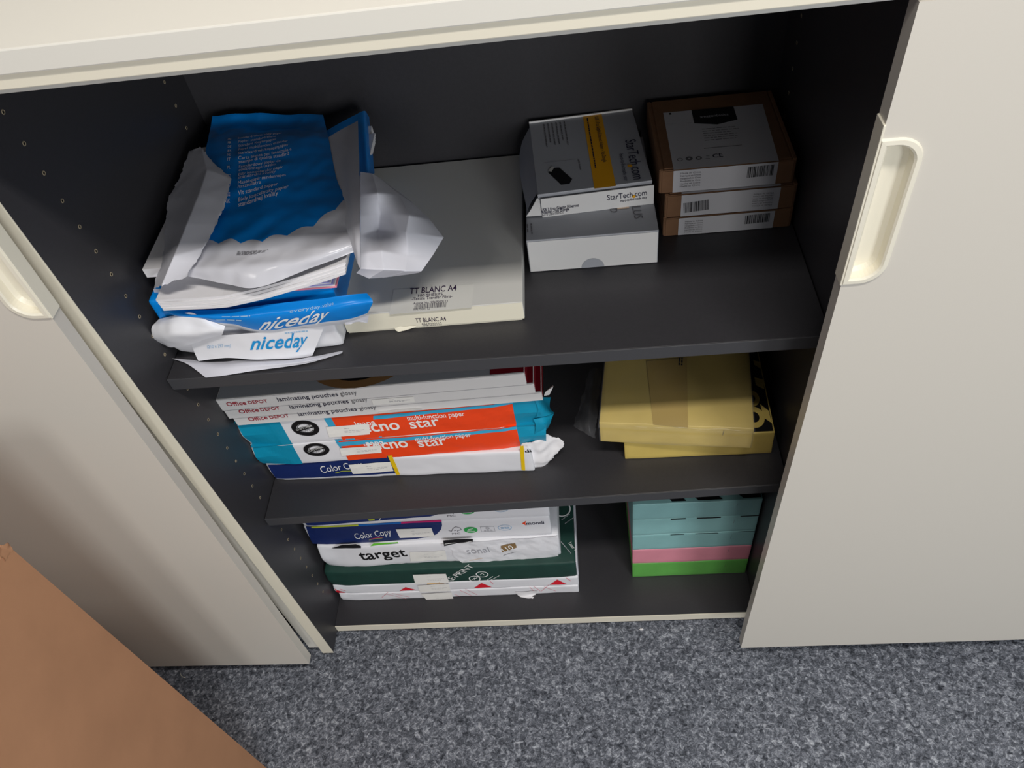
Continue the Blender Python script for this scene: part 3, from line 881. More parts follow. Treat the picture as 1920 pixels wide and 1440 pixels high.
d2 = dict(tealL=((-0.0003, 0.0099), (0.0648, 0.0086), (0.0668, 0.0561), (0.0024, 0.0564)),
          tealR=((0.3965, 0.0119), (0.4336, 0.0278), (0.4387, 0.0584), (0.3967, 0.0478)),
          sky=((0.1343, 0.0286), (0.1989, 0.0283), (0.2022, 0.0515), (0.1318, 0.0529)),
          orange=((0.1363, 0.0092), (0.3965, 0.0119), (0.3967, 0.0478), (0.1364, 0.0496)),
          stripe=((0.1337, 0.0367), (0.3965, 0.0415), (0.3966, 0.0472), (0.1320, 0.0463)),
          tecno=((0.1730, 0.0222), (0.2351, 0.0229)), inapa=((0.1706, 0.0333), (0.2013, 0.0339)), star=((0.2496, 0.0204), (0.2920, 0.0215)),
          multi=((0.2485, 0.0351), (0.3302, 0.0361)), seal=(((0.0788, 0.0358), (0.1172, 0.0335)), ((0.0929, 0.0175), (0.1022, 0.0488))),
          stick=((0.1305, 0.0141), (0.1918, 0.0144), (0.1950, 0.0314), (0.1333, 0.0328)))
t, F, TP = tecno('orange, teal and white paper ream, lower of the two on the middle shelf', LS(loc=(0.0022, 0.1110, 0.1749), rz=0.0000, ry=-0.0350), SZ(w=0.4250, d=0.2850, h=0.0490), 32, d2)
ear = Patch([[(0.4225, 0.1120, 0.2513), (0.4358, 0.1160, 0.2497), (0.4508, 0.1300, 0.2376)], [(0.4248, 0.1100, 0.2364), (0.4376, 0.1130, 0.2362), (0.4464, 0.1250, 0.2296)], [(0.4185, 0.1120, 0.2090), (0.4292, 0.1160, 0.2078), (0.4392, 0.1280, 0.2062)]], 0.0012, 40, 3, crease=0.6)
ear.build('folded_end', t, 'teal', 14, 14)
d3 = dict(tealL=((0.0038, 0.0133), (0.0659, 0.0118), (0.0664, 0.0526), (0.0002, 0.0538)),
          tealR=((0.3962, 0.0045), (0.4330, 0.0192), (0.4332, 0.0568), (0.3979, 0.0557)),
          sky=((0.1320, 0.0290), (0.1964, 0.0294), (0.1995, 0.0559), (0.1318, 0.0539)),
          orange=((0.1426, 0.0084), (0.3962, 0.0045), (0.3979, 0.0557), (0.1426, 0.0513)),
          stripe=((0.1998, 0.0413), (0.3986, 0.0487), (0.3986, 0.0539), (0.2022, 0.0495)),
          tecno=((0.1667, 0.0143), (0.2332, 0.0164)), inapa=((0.1713, 0.0289), (0.2012, 0.0300)), star=((0.2477, 0.0151), (0.2906, 0.0170)),
          multi=((0.2478, 0.0338), (0.3291, 0.0341)), seal=(((0.0778, 0.0348), (0.1177, 0.0334)), ((0.0925, 0.0162), (0.1029, 0.0515))),
          stick=((0.1258, 0.0106), (0.1861, 0.0105), (0.1914, 0.0338), (0.1291, 0.0344)))
t, F, TP = tecno('orange, teal and white paper ream, upper of the two on the middle shelf', LS(loc=(0.0015, 0.1120, 0.2243), rz=0.0000, ry=-0.0350), SZ(w=0.4220, d=0.2850, h=0.0570), 33, d3)
ear = Patch([[(0.4278, 0.1140, 0.2931), (0.4347, 0.1200, 0.2885), (0.4484, 0.1500, 0.2504)], [(0.4307, 0.1100, 0.2769), (0.4387, 0.1180, 0.2673), (0.4459, 0.1400, 0.2401)], [(0.4264, 0.1120, 0.2533), (0.4404, 0.1160, 0.2517), (0.4518, 0.1300, 0.2400)]], 0.0015, 40, 5, crease=0.6)
ear.build('folded_end', t, 'teal', 14, 14)

# three flat boxes of laminating pouches
G_P = 'laminating pouch boxes'
def pouch(label, L, S_, off, dep, lam, gl, seed):
    t = thing('pouch_box', label, 'box', L[0], L[1], L[2], G_P)
    w, d, h = S_
    v, f = bev_box(0, w, 0, d, 0, h, 0.0007)
    obj('carton_body', v, f, 'white_card', t)
    F = flat_front()
    hh = 0.0078
    text(t, F, 'Office', off[0], off[1], hh, 'red_text', 0.010)
    text(t, F, 'DEPOT', dep[0], dep[1], hh * .8, 'red_text', 0.010)
    text(t, F, 'laminating pouches', lam[0], lam[1], hh, 'navy_text', 0.006)
    text(t, F, 'glossy', gl[0], gl[1], hh, 'grey_text')
    lines(t, F, [((0.002, h * .97), (w - .002, h * .97))], 0.0004, 'soft_grey', name='fold_line')
    TP = flat_top(h)
    quad(t, TP, (0.002, 0.002), (w - .002, 0.002), (w - .002, d - .002), (0.002, d - .002), 'silver', 0.0002, 4, 4, 'top_print')
    quad(t, TP, (w - 0.045, 0.002), (w - .001, 0.002), (w - .001, d - .002), (w - 0.045, d - .002), 'dark_red', 0.0005, 4, 4, 'red_panel')
    v, f = bev_box(w, w + 0.0006, 0.004, d - .004, 0.001, h - .001, 0.0002)
    obj('red_end', v, f, 'dark_red', t)
    return t, F, TP
t, F, TP = pouch('flat white box of laminating pouches, lowest of three, with a bent flap', LS(loc=(0.0070, 0.1075, 0.2819), rz=0.0000, ry=-0.0350), SZ(w=0.4330, d=0.2880, h=0.0165), ((0.0212, 0.0085), (0.0492, 0.0097)), ((0.0524, 0.0099), (0.0806, 0.0105)), ((0.0945, 0.0105), (0.1784, 0.0120)), ((0.1822, 0.0121), (0.2058, 0.0126)), 1)
tab = Patch([[(0.4415, 0.1120, 0.3011), (0.4487, 0.1130, 0.3014)], [(0.4436, 0.1100, 0.3100), (0.4549, 0.1120, 0.3176)], [(0.4496, 0.1140, 0.3135), (0.4549, 0.1160, 0.3173)]], 0.0004, 40, 3)
tab.build('bent_flap', t, 'white_card', 8, 8)
fl_ = Patch([[(0.2107, 0.1125, 0.2926), (0.2426, 0.1125, 0.2942), (0.2733, 0.1125, 0.2948)], [(0.2124, 0.1040, 0.2949), (0.2445, 0.1030, 0.2978), (0.2748, 0.1040, 0.2983)]], 0.0003, 30, 8)
fl_.build('tuck_flap', t, 'white_card', 10, 4)
t, F, TP = pouch('flat white box of laminating pouches, middle of three, with a paper sticker', LS(loc=(0.0014, 0.1070, 0.2988), rz=0.0000, ry=-0.0350), SZ(w=0.4300, d=0.2880, h=0.0190), ((0.0202, 0.0100), (0.0493, 0.0109)), ((0.0517, 0.0112), (0.0796, 0.0117)), ((0.0939, 0.0110), (0.1777, 0.0128)), ((0.1815, 0.0129), (0.2041, 0.0134)), 2)
sticker(t, F, (0.2088, 0.0041), (0.2666, 0.0034), (0.2679, 0.0146), (0.2099, 0.0155), 17, 0.0008)
t, F, TP = pouch('flat white box of laminating pouches, topmost of three, grey picture on its lid', LS(loc=(-0.0003, 0.1060, 0.3182), rz=0.0000, ry=-0.0350), SZ(w=0.4220, d=0.2900, h=0.0235), ((0.0120, 0.0095), (0.0396, 0.0094)), ((0.0429, 0.0101), (0.0703, 0.0100)), ((0.0848, 0.0104), (0.1696, 0.0106)), ((0.1726, 0.0108), (0.1956, 0.0111)), 3)
rings(t, TP, [(0.196, 0.065, 0.080, 0.066, 0.0, 0)], 'tan_print', 0.0006, 'picture')
rings(t, TP, [(0.196, 0.068, 0.060, 0.056, 0.0, 0)], 'black', 0.0009, 'picture')

# ------------------------------------------------------------------ middle shelf, right: yellow packs and a film bag
t, F, TP = pack('yellow paper pack lying on the shelf under the other yellow one', LS(loc=(0.5486, 0.1110, 0.1428), rz=-0.0360, ry=-0.0350), SZ(w=0.2095, d=0.2900, h=0.0505), 'yellow_paper', 41)
t['group'] = 'yellow paper packs'
quad(t, TP, (0.002, 0.002), (0.2075, 0.002), (0.2075, 0.287), (0.002, 0.287), 'black', 0.0005, 8, 8, 'black_print')
c1_, c2_ = (0.1851, 0.0273), (0.1862, 0.0614)
rings(t, TP, [(c1_[0], c1_[1], 0.0140, 0.0190, 0.5, 0), (c2_[0], c2_[1], 0.0110, 0.0150, 0.45, 0)], 'yellow_paper', 0.0014, 'printed_ring')
poly(t, TP, [(0.1980, 0.0255), (0.2073, 0.0155), (0.2064, 0.0375), (0.1966, 0.0508)], 'yellow_paper', 0.0011, 'printed_bar')
poly(t, TP, [(0.1958, 0.0859), (0.2065, 0.0770), (0.2079, 0.0958), (0.1958, 0.1014)], 'yellow_paper', 0.0011, 'printed_bar')
poly(t, TP, [(0.1992, 0.1254), (0.2073, 0.1173), (0.2078, 0.1311), (0.1991, 0.1350)], 'yellow_paper', 0.0011, 'printed_bar')
t, F, TP = pack('yellow paper pack in clear film lying askew on top of the other yellow one', LS(loc=(0.5135, 0.1095, 0.1933), rz=-0.1310, ry=-0.0080), SZ(w=0.2077, d=0.2900, h=0.0450), 'yellow_paper', 42)
t['group'] = 'yellow paper packs'
quad(t, TP, (0.0743, -0.0006), (0.1209, -0.0027), (0.1190, 0.1242), (0.0608, 0.1169), 'yellow_dull', 0.0006, 6, 6, 'tape')
textblock(t, TP, (0.1115, 0.1093), (0.1122, 0.1261), (0.0035, 0), 2, 0.0022, 'black', 4, ragged=0.1)
w_, d_, h_ = SZ(w=0.2077, d=0.2900, h=0.0450)
fm = Patch([[(-0.001, -0.0015, 0.004), (0.07, -0.003, 0.003), (0.14, -0.003, 0.003), (w_ + .001, -0.0015, 0.004)],
            [(-0.001, -0.0020, 0.028), (0.07, -0.004, 0.030), (0.14, -0.004, 0.028), (w_ + .001, -0.0020, 0.028)],
            [(-0.001, -0.0015, h_ + .001), (0.07, -0.0025, h_ + .002), (0.14, -0.0022, h_ + .002), (w_ + .001, -0.0015, h_ + .001)],
            [(-0.001, 0.06, h_ + .002), (0.07, 0.06, h_ + .003), (0.14, 0.06, h_ + .003), (w_ + .001, 0.06, h_ + .002)],
            [(-0.001, 0.20, h_ + .002), (0.07, 0.20, h_ + .003), (0.14, 0.20, h_ + .003), (w_ + .001, 0.20, h_ + .002)]], 0.0012, 45, 6, crease=0.7)
fm.build('clear_film', t, 'film', 40, 60, T=WM[t])
bag = thing('plastic_bag', 'crumpled clear plastic bag lying left of the yellow packs', 'plastic bag', (0.50, 0.17, 0.1415))
bp = Patch([[(0.4748, 0.1718, 0.1500), (0.4906, 0.1562, 0.1530), (0.5069, 0.1487, 0.1480)],
            [(0.4828, 0.1930, 0.1620), (0.4981, 0.1757, 0.1760), (0.5118, 0.1717, 0.1600)],
            [(0.4916, 0.2193, 0.1680), (0.5044, 0.1998, 0.1840), (0.5154, 0.2039, 0.1650)],
            [(0.4995, 0.2527, 0.1600), (0.5094, 0.2391, 0.1750), (0.5210, 0.2453, 0.1600)],
            [(0.5051, 0.2875, 0.1520), (0.5163, 0.2818, 0.1600), (0.5265, 0.2856, 0.1520)]], 0.003, 50, 2, jag=0.002, crease=1.0)
bp.build('bag_film', bag, 'film', 24, 36)

# ------------------------------------------------------------------ upper shelf: transfer film box
t = thing('flat_card_box', 'flat grey card box with white front edge, beside the torn blue ream', 'box', loc=(0.2150, 0.1025, 0.4532), rz=0.0080, ry=0.0000)
w, d, h = SZ(w=0.2165, d=0.3000, h=0.0300)
v, f = bev_box(0.001, w - 0.003, 0.001, d - .002, 0.0, 0.012, 0.0006)
obj('box_base', v, f, 'cream_box', t)
v, f = bev_box(0.0, w, 0.0, d, 0.0035, h, 0.0010)
lid = obj('lid', v, f, 'grey_box', t)
F, TP = flat_front(), flat_top(h)
quad(t, F, (0.0005, 0.0035), (w - .0005, 0.0035), (w - .0005, h - .0005), (0.0005, h - .0005), 'cream_box', 0.0002, 4, 2, 'front_skirt')
lab = quad(t, TP, (0.0589, -0.0035), (0.1566, -0.0027), (0.1582, 0.0374), (0.0595, 0.0395), 'label_clear', 0.0002, 4, 2, 'label')
text(lab, TP, 'TT BLANC A4', (0.0802, 0.0287), (0.1373, 0.0286), 0.0100, 'plum_text', 0.008)
text(lab, TP, '100 SHEETS', (0.0912, 0.0223), (0.1209, 0.0222), 0.0044, 'plum_text', 0.008)
text(lab, TP, '-Textile Transfer Films-', (0.0839, 0.0172), (0.1328, 0.0167), 0.0048, 'plum_text', 0.002)
text(lab, TP, 'Article No. 9967000112', (0.0864, 0.0101), (0.1281, 0.0095), 0.0034, 'plum_text')
barcode(lab, TP, (0.0884, 0.0022), (0.1260, 0.0016), 0.0078, 'grey_text', 3)
text(lab, TP, '9967000112', (0.0874, -0.0004), (0.1072, -0.0008), 0.0035, 'grey_text')
text(t, F, 'TT BLANC A4', (0.0866, 0.0110), (0.1232, 0.0102), 0.0068, 'plum_text', 0.004)
text(t, F, '9967000112', (0.0929, 0.0039), (0.1169, 0.0036), 0.0048, 'grey_text')
pt_ = Patch([[(0.058, -0.0004, 0.006), (0.072, -0.0006, 0.006), (0.088, -0.0004, 0.006)], [(0.060, -0.0028, 0.0015), (0.066, -0.004, 0.001), (0.080, -0.002, 0.003)]], 0.0004, 50, 2, jag=0.001)
pt_.build('torn_tab', t, 'cream_box', 10, 5, T=WM[t])

# ------------------------------------------------------------------ two silver adapter boxes
t = thing('silver_box', 'larger silver box with plain white front and thumb notch, under the adapter box', 'box', loc=(0.4375, 0.1890, 0.4532), rz=0.0000, ry=0.0000, group='silver adapter boxes')
w, d, h = SZ(w=0.1587, d=0.2000, h=0.0505)
v, f = bev_box(0, w, 0, d, 0, h, 0.0009)
obj('carton_body', v, f, 'silver', t)
F, TP = flat_front(), flat_top(h)
v, f = bev_box(0.001, w - 0.001, -0.0007, 0.0, 0.001, h - 0.0022, 0.0003)
obj('front_flap', v, f, 'white_card', t)
n_ = 20
nc = (0.0788, -0.0031)
poly(t, F, [(nc[0] + 0.0142 * math.cos(math.pi * i / n_), 0.0012 + 0.0145 * math.sin(math.pi * i / n_)) for i in range(n_ + 1)], 'silver', 0.0010, 'thumb_notch')
text(t, TP, 'PLUS', (0.1305, 0.0563), (0.1323, 0.0244), 0.0105, 'grey_text', 0.0, up=(1, 0))
text(t, TP, 'D', (0.1036, 0.0482), (0.1044, 0.0407), 0.009, 'grey_text', 0.0, up=(1, 0))
textblock(t, TP, (0.0062, 0.0316), (0.0074, 0.0088), (0.005, 0), 2, 0.0014, 'grey_text', 4)
quad(t, TP, (0.1133, 0.0458), (0.1277, 0.0460), (0.1269, 0.0525), (0.1118, 0.0525), 'peach', 0.0005, 3, 2, 'picture')

t = thing('silver_box', 'silver network adapter box with amber band and open side flap', 'box', loc=(0.4545, 0.2345, 0.5039), rz=0.0650, ry=0.0000, group='silver adapter boxes')
w, d, h = SZ(w=0.1395, d=0.1650, h=0.0310)
v, f = bev_box(0, w, 0.0015, d, 0, h, 0.0008)
obj('carton_body', v, f, 'silver', t)
F, TP = flat_front(), flat_top(h)
v, f = bev_box(0.003, w + .0015, -0.0035, -0.0020, -0.0001, h - 0.0035, 0.0005)
obj('front_flap', v, f, 'white_card', t)
box_ = bev_box(0.0, w, d - 0.0030, d - 0.0006, h - 0.002, h + 0.0022, 0.0006)
obj('back_ridge', box_[0], box_[1], 'white_card', t)
F = flat_front(-0.0035)
text(t, F, 'StarTech.com', (0.0840, 0.0141), (0.1323, 0.0147), 0.0078, 'navy_text')
rings(t, F, [((0.1164, 0.0151)) + (0.0020, 0.0020, 0.0, 0)], 'amber', 0.0009, 'dot')
text(t, F, 'Hard-to-find made easy', (0.1003, 0.0088), (0.1324, 0.0099), 0.0036, 'navy_text')
text(t, F, 'USB 3.0 to Gigabit Ethernet', (0.0024, 0.0096), (0.0490, 0.0102), 0.0042, 'navy_text', 0.01)
text(t, F, 'Adapter - No Dongle', (0.0024, 0.0060), (0.0369, 0.0064), 0.0042, 'navy_text', 0.01)
text(t, F, 'Part # USB31000NDS', (0.0027, 0.0022), (0.0294, 0.0027), 0.0034, 'grey_text')
quad(t, TP, (0.0691, -0.0007), (0.0952, -0.0008), (0.0982, 0.1620), (0.0730, 0.1615), 'amber', 0.0003, 4, 8, 'amber_band')
text(t, TP, 'StarTech.com', (0.1197, 0.0924), (0.1176, 0.0065), 0.0135, 'navy_text', 0.0, up=(1, 0))
rings(t, TP, [((0.1174, 0.0357)) + (0.0030, 0.0030, 0.0, 0)], 'amber', 0.0010, 'dot')
text(t, TP, 'Hard-to-find made easy', (0.1081, 0.0635), (0.1066, 0.0066), 0.0052, 'navy_text', 0, up=(1, 0))
text(t, TP, 'USB 3.0 to Gigabit Ethernet Adapter - No Dongle', (0.0882, 0.1564), (0.0863, 0.0507), 0.0050, 'navy_text', 0.005, up=(1, 0))
textblock(t, TP, (0.0782, 0.1562), (0.0755, 0.0335), (0.005, 0), 1, 0.0016, 'navy_text', 8)
textblock(t, TP, (0.0472, 0.1557), (0.0471, 0.0955), (0.0055, 0), 6, 0.0014, 'grey_text', 3)
textblock(t, TP, (0.0568, 0.0632), (0.0570, 0.0341), (0.005, 0), 1, 0.0016, 'grey_text', 2)
lines(t, TP, [((0.0116, 0.0661), (0.0536, 0.0651))], 0.0004, 'grey_text', name='rule')
# picture of the adapter on the lid
poly(t, TP, [(0.0166, 0.0440), (0.0226, 0.0520), (0.0313, 0.0512), (0.0447, 0.0243), (0.0405, 0.0152), (0.0300, 0.0152)], 'black', 0.0005, 'picture')
poly(t, TP, [(0.0169, 0.0474), (0.0216, 0.0557), (0.0255, 0.0537), (0.0206, 0.0443)], 'rail', 0.0007, 'picture')
# side flap bent outwards on the left
sf = Patch([[(0.0, d - 0.012, h - .0004), (0.0, d * .5, h - .0004), (0.0, 0.006, h - .0004)], [(-0.012, d - 0.026, h - .012), (-0.012, d * .5, h - .013), (-0.010, 0.006, h - .015)], [(-0.018, d - 0.040, h - .024), (-0.019, d * .5, h - .026), (-0.015, 0.008, h - .028)]], 0.0003, 30, 3)
sf.build('side_flap', t, 'silver', 12, 8, T=WM[t])
tf = Patch([[(-0.001, 0.002, h - .005), (0.002, -0.001, h - .006)], [(-0.010, 0.001, h - .020), (0.002, -0.0018, h - .018)], [(-0.017, 0.0, h - .029), (0.0035, -0.002, h - .029)]], 0.0002, 30, 3)
tf.build('corner_flap', t, 'white_card', 6, 8, T=WM[t])

# ------------------------------------------------------------------ three small kraft boxes with white labels
G_K = 'small kraft boxes'
def kraft(label, L, S_):
    t = thing('kraft_box', label, 'box', L[0], L[1], L[2], G_K)
    w, d, h = S_
    v, f = bev_box(0.001, w - .001, 0.001, d, 0, h - .001, 0.0006)
    obj('tray', v, f, 'kraft', t)
    v, f = bev_box(0.006, w - .006, 0.004, d, h - .0012, h, 0.0005)
    obj('lid', v, f, 'kraft', t)
    for x0, x1 in ((0.0, 0.0045), (w - .0045, w)):
        v, f = bev_box(x0, x1, 0.002, d, 0.0, h + 0.0002, 0.0008)
        obj('side_wall', v, f, 'kraft', t)
    v, f = bev_box(0.003, w - .003, 0.0, 0.0018, 0.0005, h - .002, 0.0006)
    obj('front_wall', v, f, 'kraft', t)
    return t, flat_front(), flat_top(h)
def front_label(t, F, x0, x1, h):
    return quad(t, F, (x0, 0.0006), (x1, 0.0006), (x1, h - .0015), (x0, h - .0015), 'label_grey', 0.0003, 3, 2, 'label')
S1 = SZ(w=0.1590, d=0.1550, h=0.0285)
t, F, TP = kraft('small kraft box with barcode on the right, lowest of three', LS(loc=(0.6078, 0.2375, 0.4532), rz=0.0000, ry=0.0000), S1)
front_label(t, F, 0.0190, 0.1365, S1[2])
MADE = ('Made in China', 'Fabrique en Chine', 'Hergestellt in China', 'Prodotto in Cina', 'Hecho en China', 'Made in China')
for i, s in enumerate(MADE):
    text(t, F, s, (0.027, 0.0205 - 0.0033 * i), (0.049, 0.0205 - 0.0033 * i), 0.0020, 'grey_text')
barcode(t, F, (0.1012, 0.0099), (0.1312, 0.0110), 0.0135, 'black', 4)
S2 = SZ(w=0.1580, d=0.1550, h=0.0338)
t, F, TP = kraft('small kraft box turned round with its barcode on the left, middle of three', LS(loc=(0.6088, 0.2385, 0.4819), rz=0.0000, ry=0.0000), S2)
front_label(t, F, 0.0200, 0.1380, S2[2])
quad(t, TP, (0.020, 0.0005), (0.138, 0.0005), (0.138, 0.1), (0.020, 0.1), 'label_grey', 0.0003, 3, 2, 'label')
barcode(t, F, (0.0238, 0.0057), (0.0542, 0.0082), 0.0150, 'black', 5)
for i, s in enumerate(MADE):
    text(t, F, s, (0.130, 0.0085 + 0.0035 * i), (0.106, 0.0085 + 0.0035 * i), 0.0020, 'grey_text', up=(0, -1))
S3 = SZ(w=0.1600, d=0.1550, h=0.0330)
t, F, TP = kraft('topmost small kraft box, white label wrapped over its lid', LS(loc=(0.6015, 0.2425, 0.5160), rz=0.0000, ry=0.0000), S3)
front_label(t, F, 0.0165, 0.1385, S3[2])
quad(t, TP, (0.0165, -0.0003), (0.1385, -0.0003), (0.1432, 0.1241), (0.0180, 0.1254), 'label_grey', 0.0003, 4, 6, 'label')
poly(t, TP, [(0.0532, 0.0940), (0.0808, 0.0868), (0.1067, 0.0936), (0.1067, 0.1243), (0.0540, 0.1248)], 'black', 0.0006, 'black_tab')
text(t, TP, 'amazonbasics', (0.0622, 0.1042), (0.0974, 0.1042), 0.0058, 'soft_grey', 0.01, e=0.0010)
textblock(t, TP, (0.0607, 0.0793), (0.1050, 0.0790), (0, 0.0050), 6, 0.0011, 'grey_text', 7)
lines(t, TP, [((0.0574, 0.0376), (0.1025, 0.0377))], 0.0010, 'grey_text', name='rule')
text(t, TP, 'CE', (0.0651, 0.0167), (0.0771, 0.0170), 0.0072, 'navy_text', 0.01)
rings(t, TP, [((0.0263, 0.0189)) + (0.0033, 0.0033, 0.72, 0), ((0.0372, 0.0194)) + (0.0042, 0.0040, 0.35, 0), ((0.0484, 0.0187)) + (0.0038, 0.0038, 0.5, 0)], 'grey_text', name='symbol')
lines(t, TP, [((0.0562, 0.0159), (0.0612, 0.0156)), ((0.0573, 0.0190), (0.0611, 0.0190)), ((0.0577, 0.0218), (0.0615, 0.0217))], 0.0009, 'grey_text', name='symbol')
text(t, TP, 'l', (0.0251, 0.1189), (0.0279, 0.1190), 0.004, 'black', 0.03)
lines(t, TP, [((0.0180, 0.0976), (0.0512, 0.0968))], 0.0004, 'soft_grey', name='rule')
for i, s in enumerate(MADE):
    text(t, F, s, (0.025, 0.0262 - 0.0037 * i), (0.049, 0.0262 - 0.0037 * i), 0.0023, 'grey_text')
barcode(t, F, (0.1037, 0.0131), (0.1342, 0.0137), 0.0150, 'black', 6)

# ------------------------------------------------------------------ opened blue-and-white reams on the left
G_N = 'opened office paper reams'
n1 = thing('paper_ream', 'opened white ream with light blue lettering, at the bottom of the torn pile', 'paper ream', (0.006, 0.080, 0.4532), group=G_N)
F, TP = wrapped_block('wrapper', 0.207, 0.285, 0.051, 'wrap_white', n1, seed=51, crk=0.002, foldL=0.012, foldR=0.004, lf=0.05)
ff = Patch([[(0.0382, 0.0740, 0.4951), (0.0912, 0.0700, 0.4976), (0.1370, 0.0690, 0.4994), (0.1750, 0.0700, 0.4999), (0.2036, 0.0740, 0.4965)],
            [(0.0355, 0.0740, 0.4741), (0.0841, 0.0690, 0.4794), (0.1268, 0.0670, 0.4791), (0.1647, 0.0680, 0.4771), (0.1891, 0.0720, 0.4731)],
            [(0.0354, 0.0710, 0.4565), (0.0746, 0.0670, 0.4628), (0.1097, 0.0650, 0.4583), (0.1481, 0.0660, 0.4557), (0.1755, 0.0700, 0.4515)]], 0.0007, 30, 2, crease=0.4)
ff.build('front_flap', n1, 'wrap_white', 50, 24)
SF = ff.surf()
text(n1, SF, 'niceday', (0.41, 0.62), (0.855, 0.60), 0.47, 'blue_print', 0.016, 0.0, 0.0007, up=(0, -1), T=W0)
text(n1, SF, '(210 x 297 mm)', (0.10, 0.50), (0.26, 0.51), 0.13, 'pale_blue_text', 0, 0, 0.0007, up=(0, -1), T=W0)
lf_ = Patch([[(-0.0003, 0.0780, 0.4570), (0.0503, 0.0760, 0.4504), (0.0972, 0.0760, 0.4497), (0.1561, 0.0770, 0.4466), (0.2116, 0.0780, 0.4515)],
             [(0.0238, 0.0659, 0.4575), (0.0624, 0.0570, 0.4590), (0.1058, 0.0565, 0.4600), (0.1673, 0.0571, 0.4590), (0.2141, 0.0702, 0.4560)],
             [(0.0512, 0.0450, 0.4545), (0.0788, 0.0464, 0.4550), (0.1109, 0.0500, 0.4555), (0.1710, 0.0557, 0.4555), (0.2125, 0.0691, 0.4545)]], 0.0006, 30, 9, crease=0.4)
lf_.build('loose_flap', n1, 'paper_cool', 44, 16)

n2 = thing('paper_ream', 'bulging blue wrapped ream with white lettering, second from bottom of the torn pile', 'paper ream', (0.012, 0.082, 0.5050), group=G_N)
wrapped_block('wrapper', 0.215, 0.285, 0.0435, 'blue', n2, seed=52, crk=0.001)
bd = Patch([[(0.0226, 0.0860, 0.5421), (0.0476, 0.0780, 0.5356), (0.1065, 0.0740, 0.5336), (0.1562, 0.0730, 0.5379), (0.2127, 0.0720, 0.5414), (0.2429, 0.0740, 0.5421), (0.2621, 0.0840, 0.5332)],
            [(0.0163, 0.0840, 0.5329), (0.0526, 0.0690, 0.5338), (0.1112, 0.0630, 0.5306), (0.1565, 0.0610, 0.5314), (0.2122, 0.0610, 0.5333), (0.2453, 0.0640, 0.5344), (0.2690, 0.0740, 0.5289)],
            [(0.0134, 0.0860, 0.5173), (0.0647, 0.0710, 0.5238), (0.1047, 0.0660, 0.5162), (0.1375, 0.0650, 0.5070), (0.1985, 0.0650, 0.5113), (0.2335, 0.0680, 0.5099), (0.2587, 0.0760, 0.5114)],
            [(0.0183, 0.0880, 0.5096), (0.0620, 0.0760, 0.5120), (0.1001, 0.0720, 0.5053), (0.1333, 0.0710, 0.4959), (0.1949, 0.0710, 0.4995), (0.2312, 0.0730, 0.5000), (0.2518, 0.0800, 0.5013)]], 0.0012, 30, 6, crease=0.6)
def band_material():
    m = mat('blue_band', srgb(0, 132, 220), 0.3, 0.5, 0.05, 160)
    nt = m.node_tree
    b = nt.nodes['Principled BSDF']
    uvn = nt.nodes.new('ShaderNodeUVMap'); uvn.uv_map = 'map'
    sp = nt.nodes.new('ShaderNodeSeparateXYZ')
    nt.links.new(uvn.outputs['UV'], sp.inputs[0])
    w1 = nt.nodes.new('ShaderNodeMath'); w1.operation = 'MULTIPLY'; w1.inputs[1].default_value = 14.0
    nt.links.new(sp.outputs['X'], w1.inputs[0])
    w2 = nt.nodes.new('ShaderNodeMath'); w2.operation = 'SINE'
    nt.links.new(w1.outputs[0], w2.inputs[0])
    w3 = nt.nodes.new('ShaderNodeMath'); w3.operation = 'MULTIPLY_ADD'; w3.inputs[1].default_value = 0.03; w3.inputs[2].default_value = 0.68
    nt.links.new(w2.outputs[0], w3.inputs[0])
    gt = nt.nodes.new('ShaderNodeMath'); gt.operation = 'GREATER_THAN'
    nt.links.new(sp.outputs['Y'], gt.inputs[0]); nt.links.new(w3.outputs[0], gt.inputs[1])
    mx = nt.nodes.new('ShaderNodeMix'); mx.data_type = 'RGBA'
    mx.inputs[6].default_value = srgb(0, 132, 220); mx.inputs[7].default_value = srgb(222, 226, 234)
    nt.links.new(gt.outputs[0], mx.inputs[0])
    nt.links.new(mx.outputs[2], b.inputs['Base Color'])
    return m
bd.build('blue_band', n2, band_material(), 70, 36, uv=True)
SB = bd.surf()
text(n2, SB, 'niceday', (0.475, 0.66), (0.715, 0.575), 0.29, 'white_print', 0.016, 0.2, 0.0007, up=(0.0, -1), T=W0)
text(n2, SB, 'everyday value', (0.56, 0.30), (0.735, 0.22), 0.09, 'pale_blue_text', 0, 0, 0.0007, up=(0, -1), T=W0)
cu_ = Patch([[(0.0119, 0.0820, 0.5197), (0.0369, 0.0740, 0.5304), (0.0612, 0.0710, 0.5360), (0.0756, 0.0680, 0.5266), (0.0934, 0.0680, 0.5144)],
             [(0.0044, 0.0740, 0.5163), (0.0340, 0.0640, 0.5244), (0.0568, 0.0660, 0.5227), (0.0781, 0.0620, 0.5195), (0.0924, 0.0640, 0.5125)],
             [(-0.0008, 0.0710, 0.5021), (0.0292, 0.0580, 0.5128), (0.0544, 0.0590, 0.5127), (0.0774, 0.0600, 0.5120), (0.0891, 0.0640, 0.5076)],
             [(-0.0009, 0.0770, 0.4838), (0.0152, 0.0700, 0.4851), (0.0421, 0.0670, 0.4903), (0.0687, 0.0670, 0.4976), (0.0834, 0.0680, 0.4996)]], 0.0012, 34, 11, crease=0.9, jag=0.0006)
cu_.build('torn_curl', n2, 'wrap_white', 36, 24)
sk = Patch([[(0.2283, 0.0690, 0.5095), (0.2420, 0.0740, 0.5057), (0.2575, 0.0800, 0.5041)], [(0.2299, 0.0710, 0.4987), (0.2438, 0.0760, 0.4974), (0.2514, 0.0820, 0.4888)]], 0.0008, 40, 5, jag=0.0015)
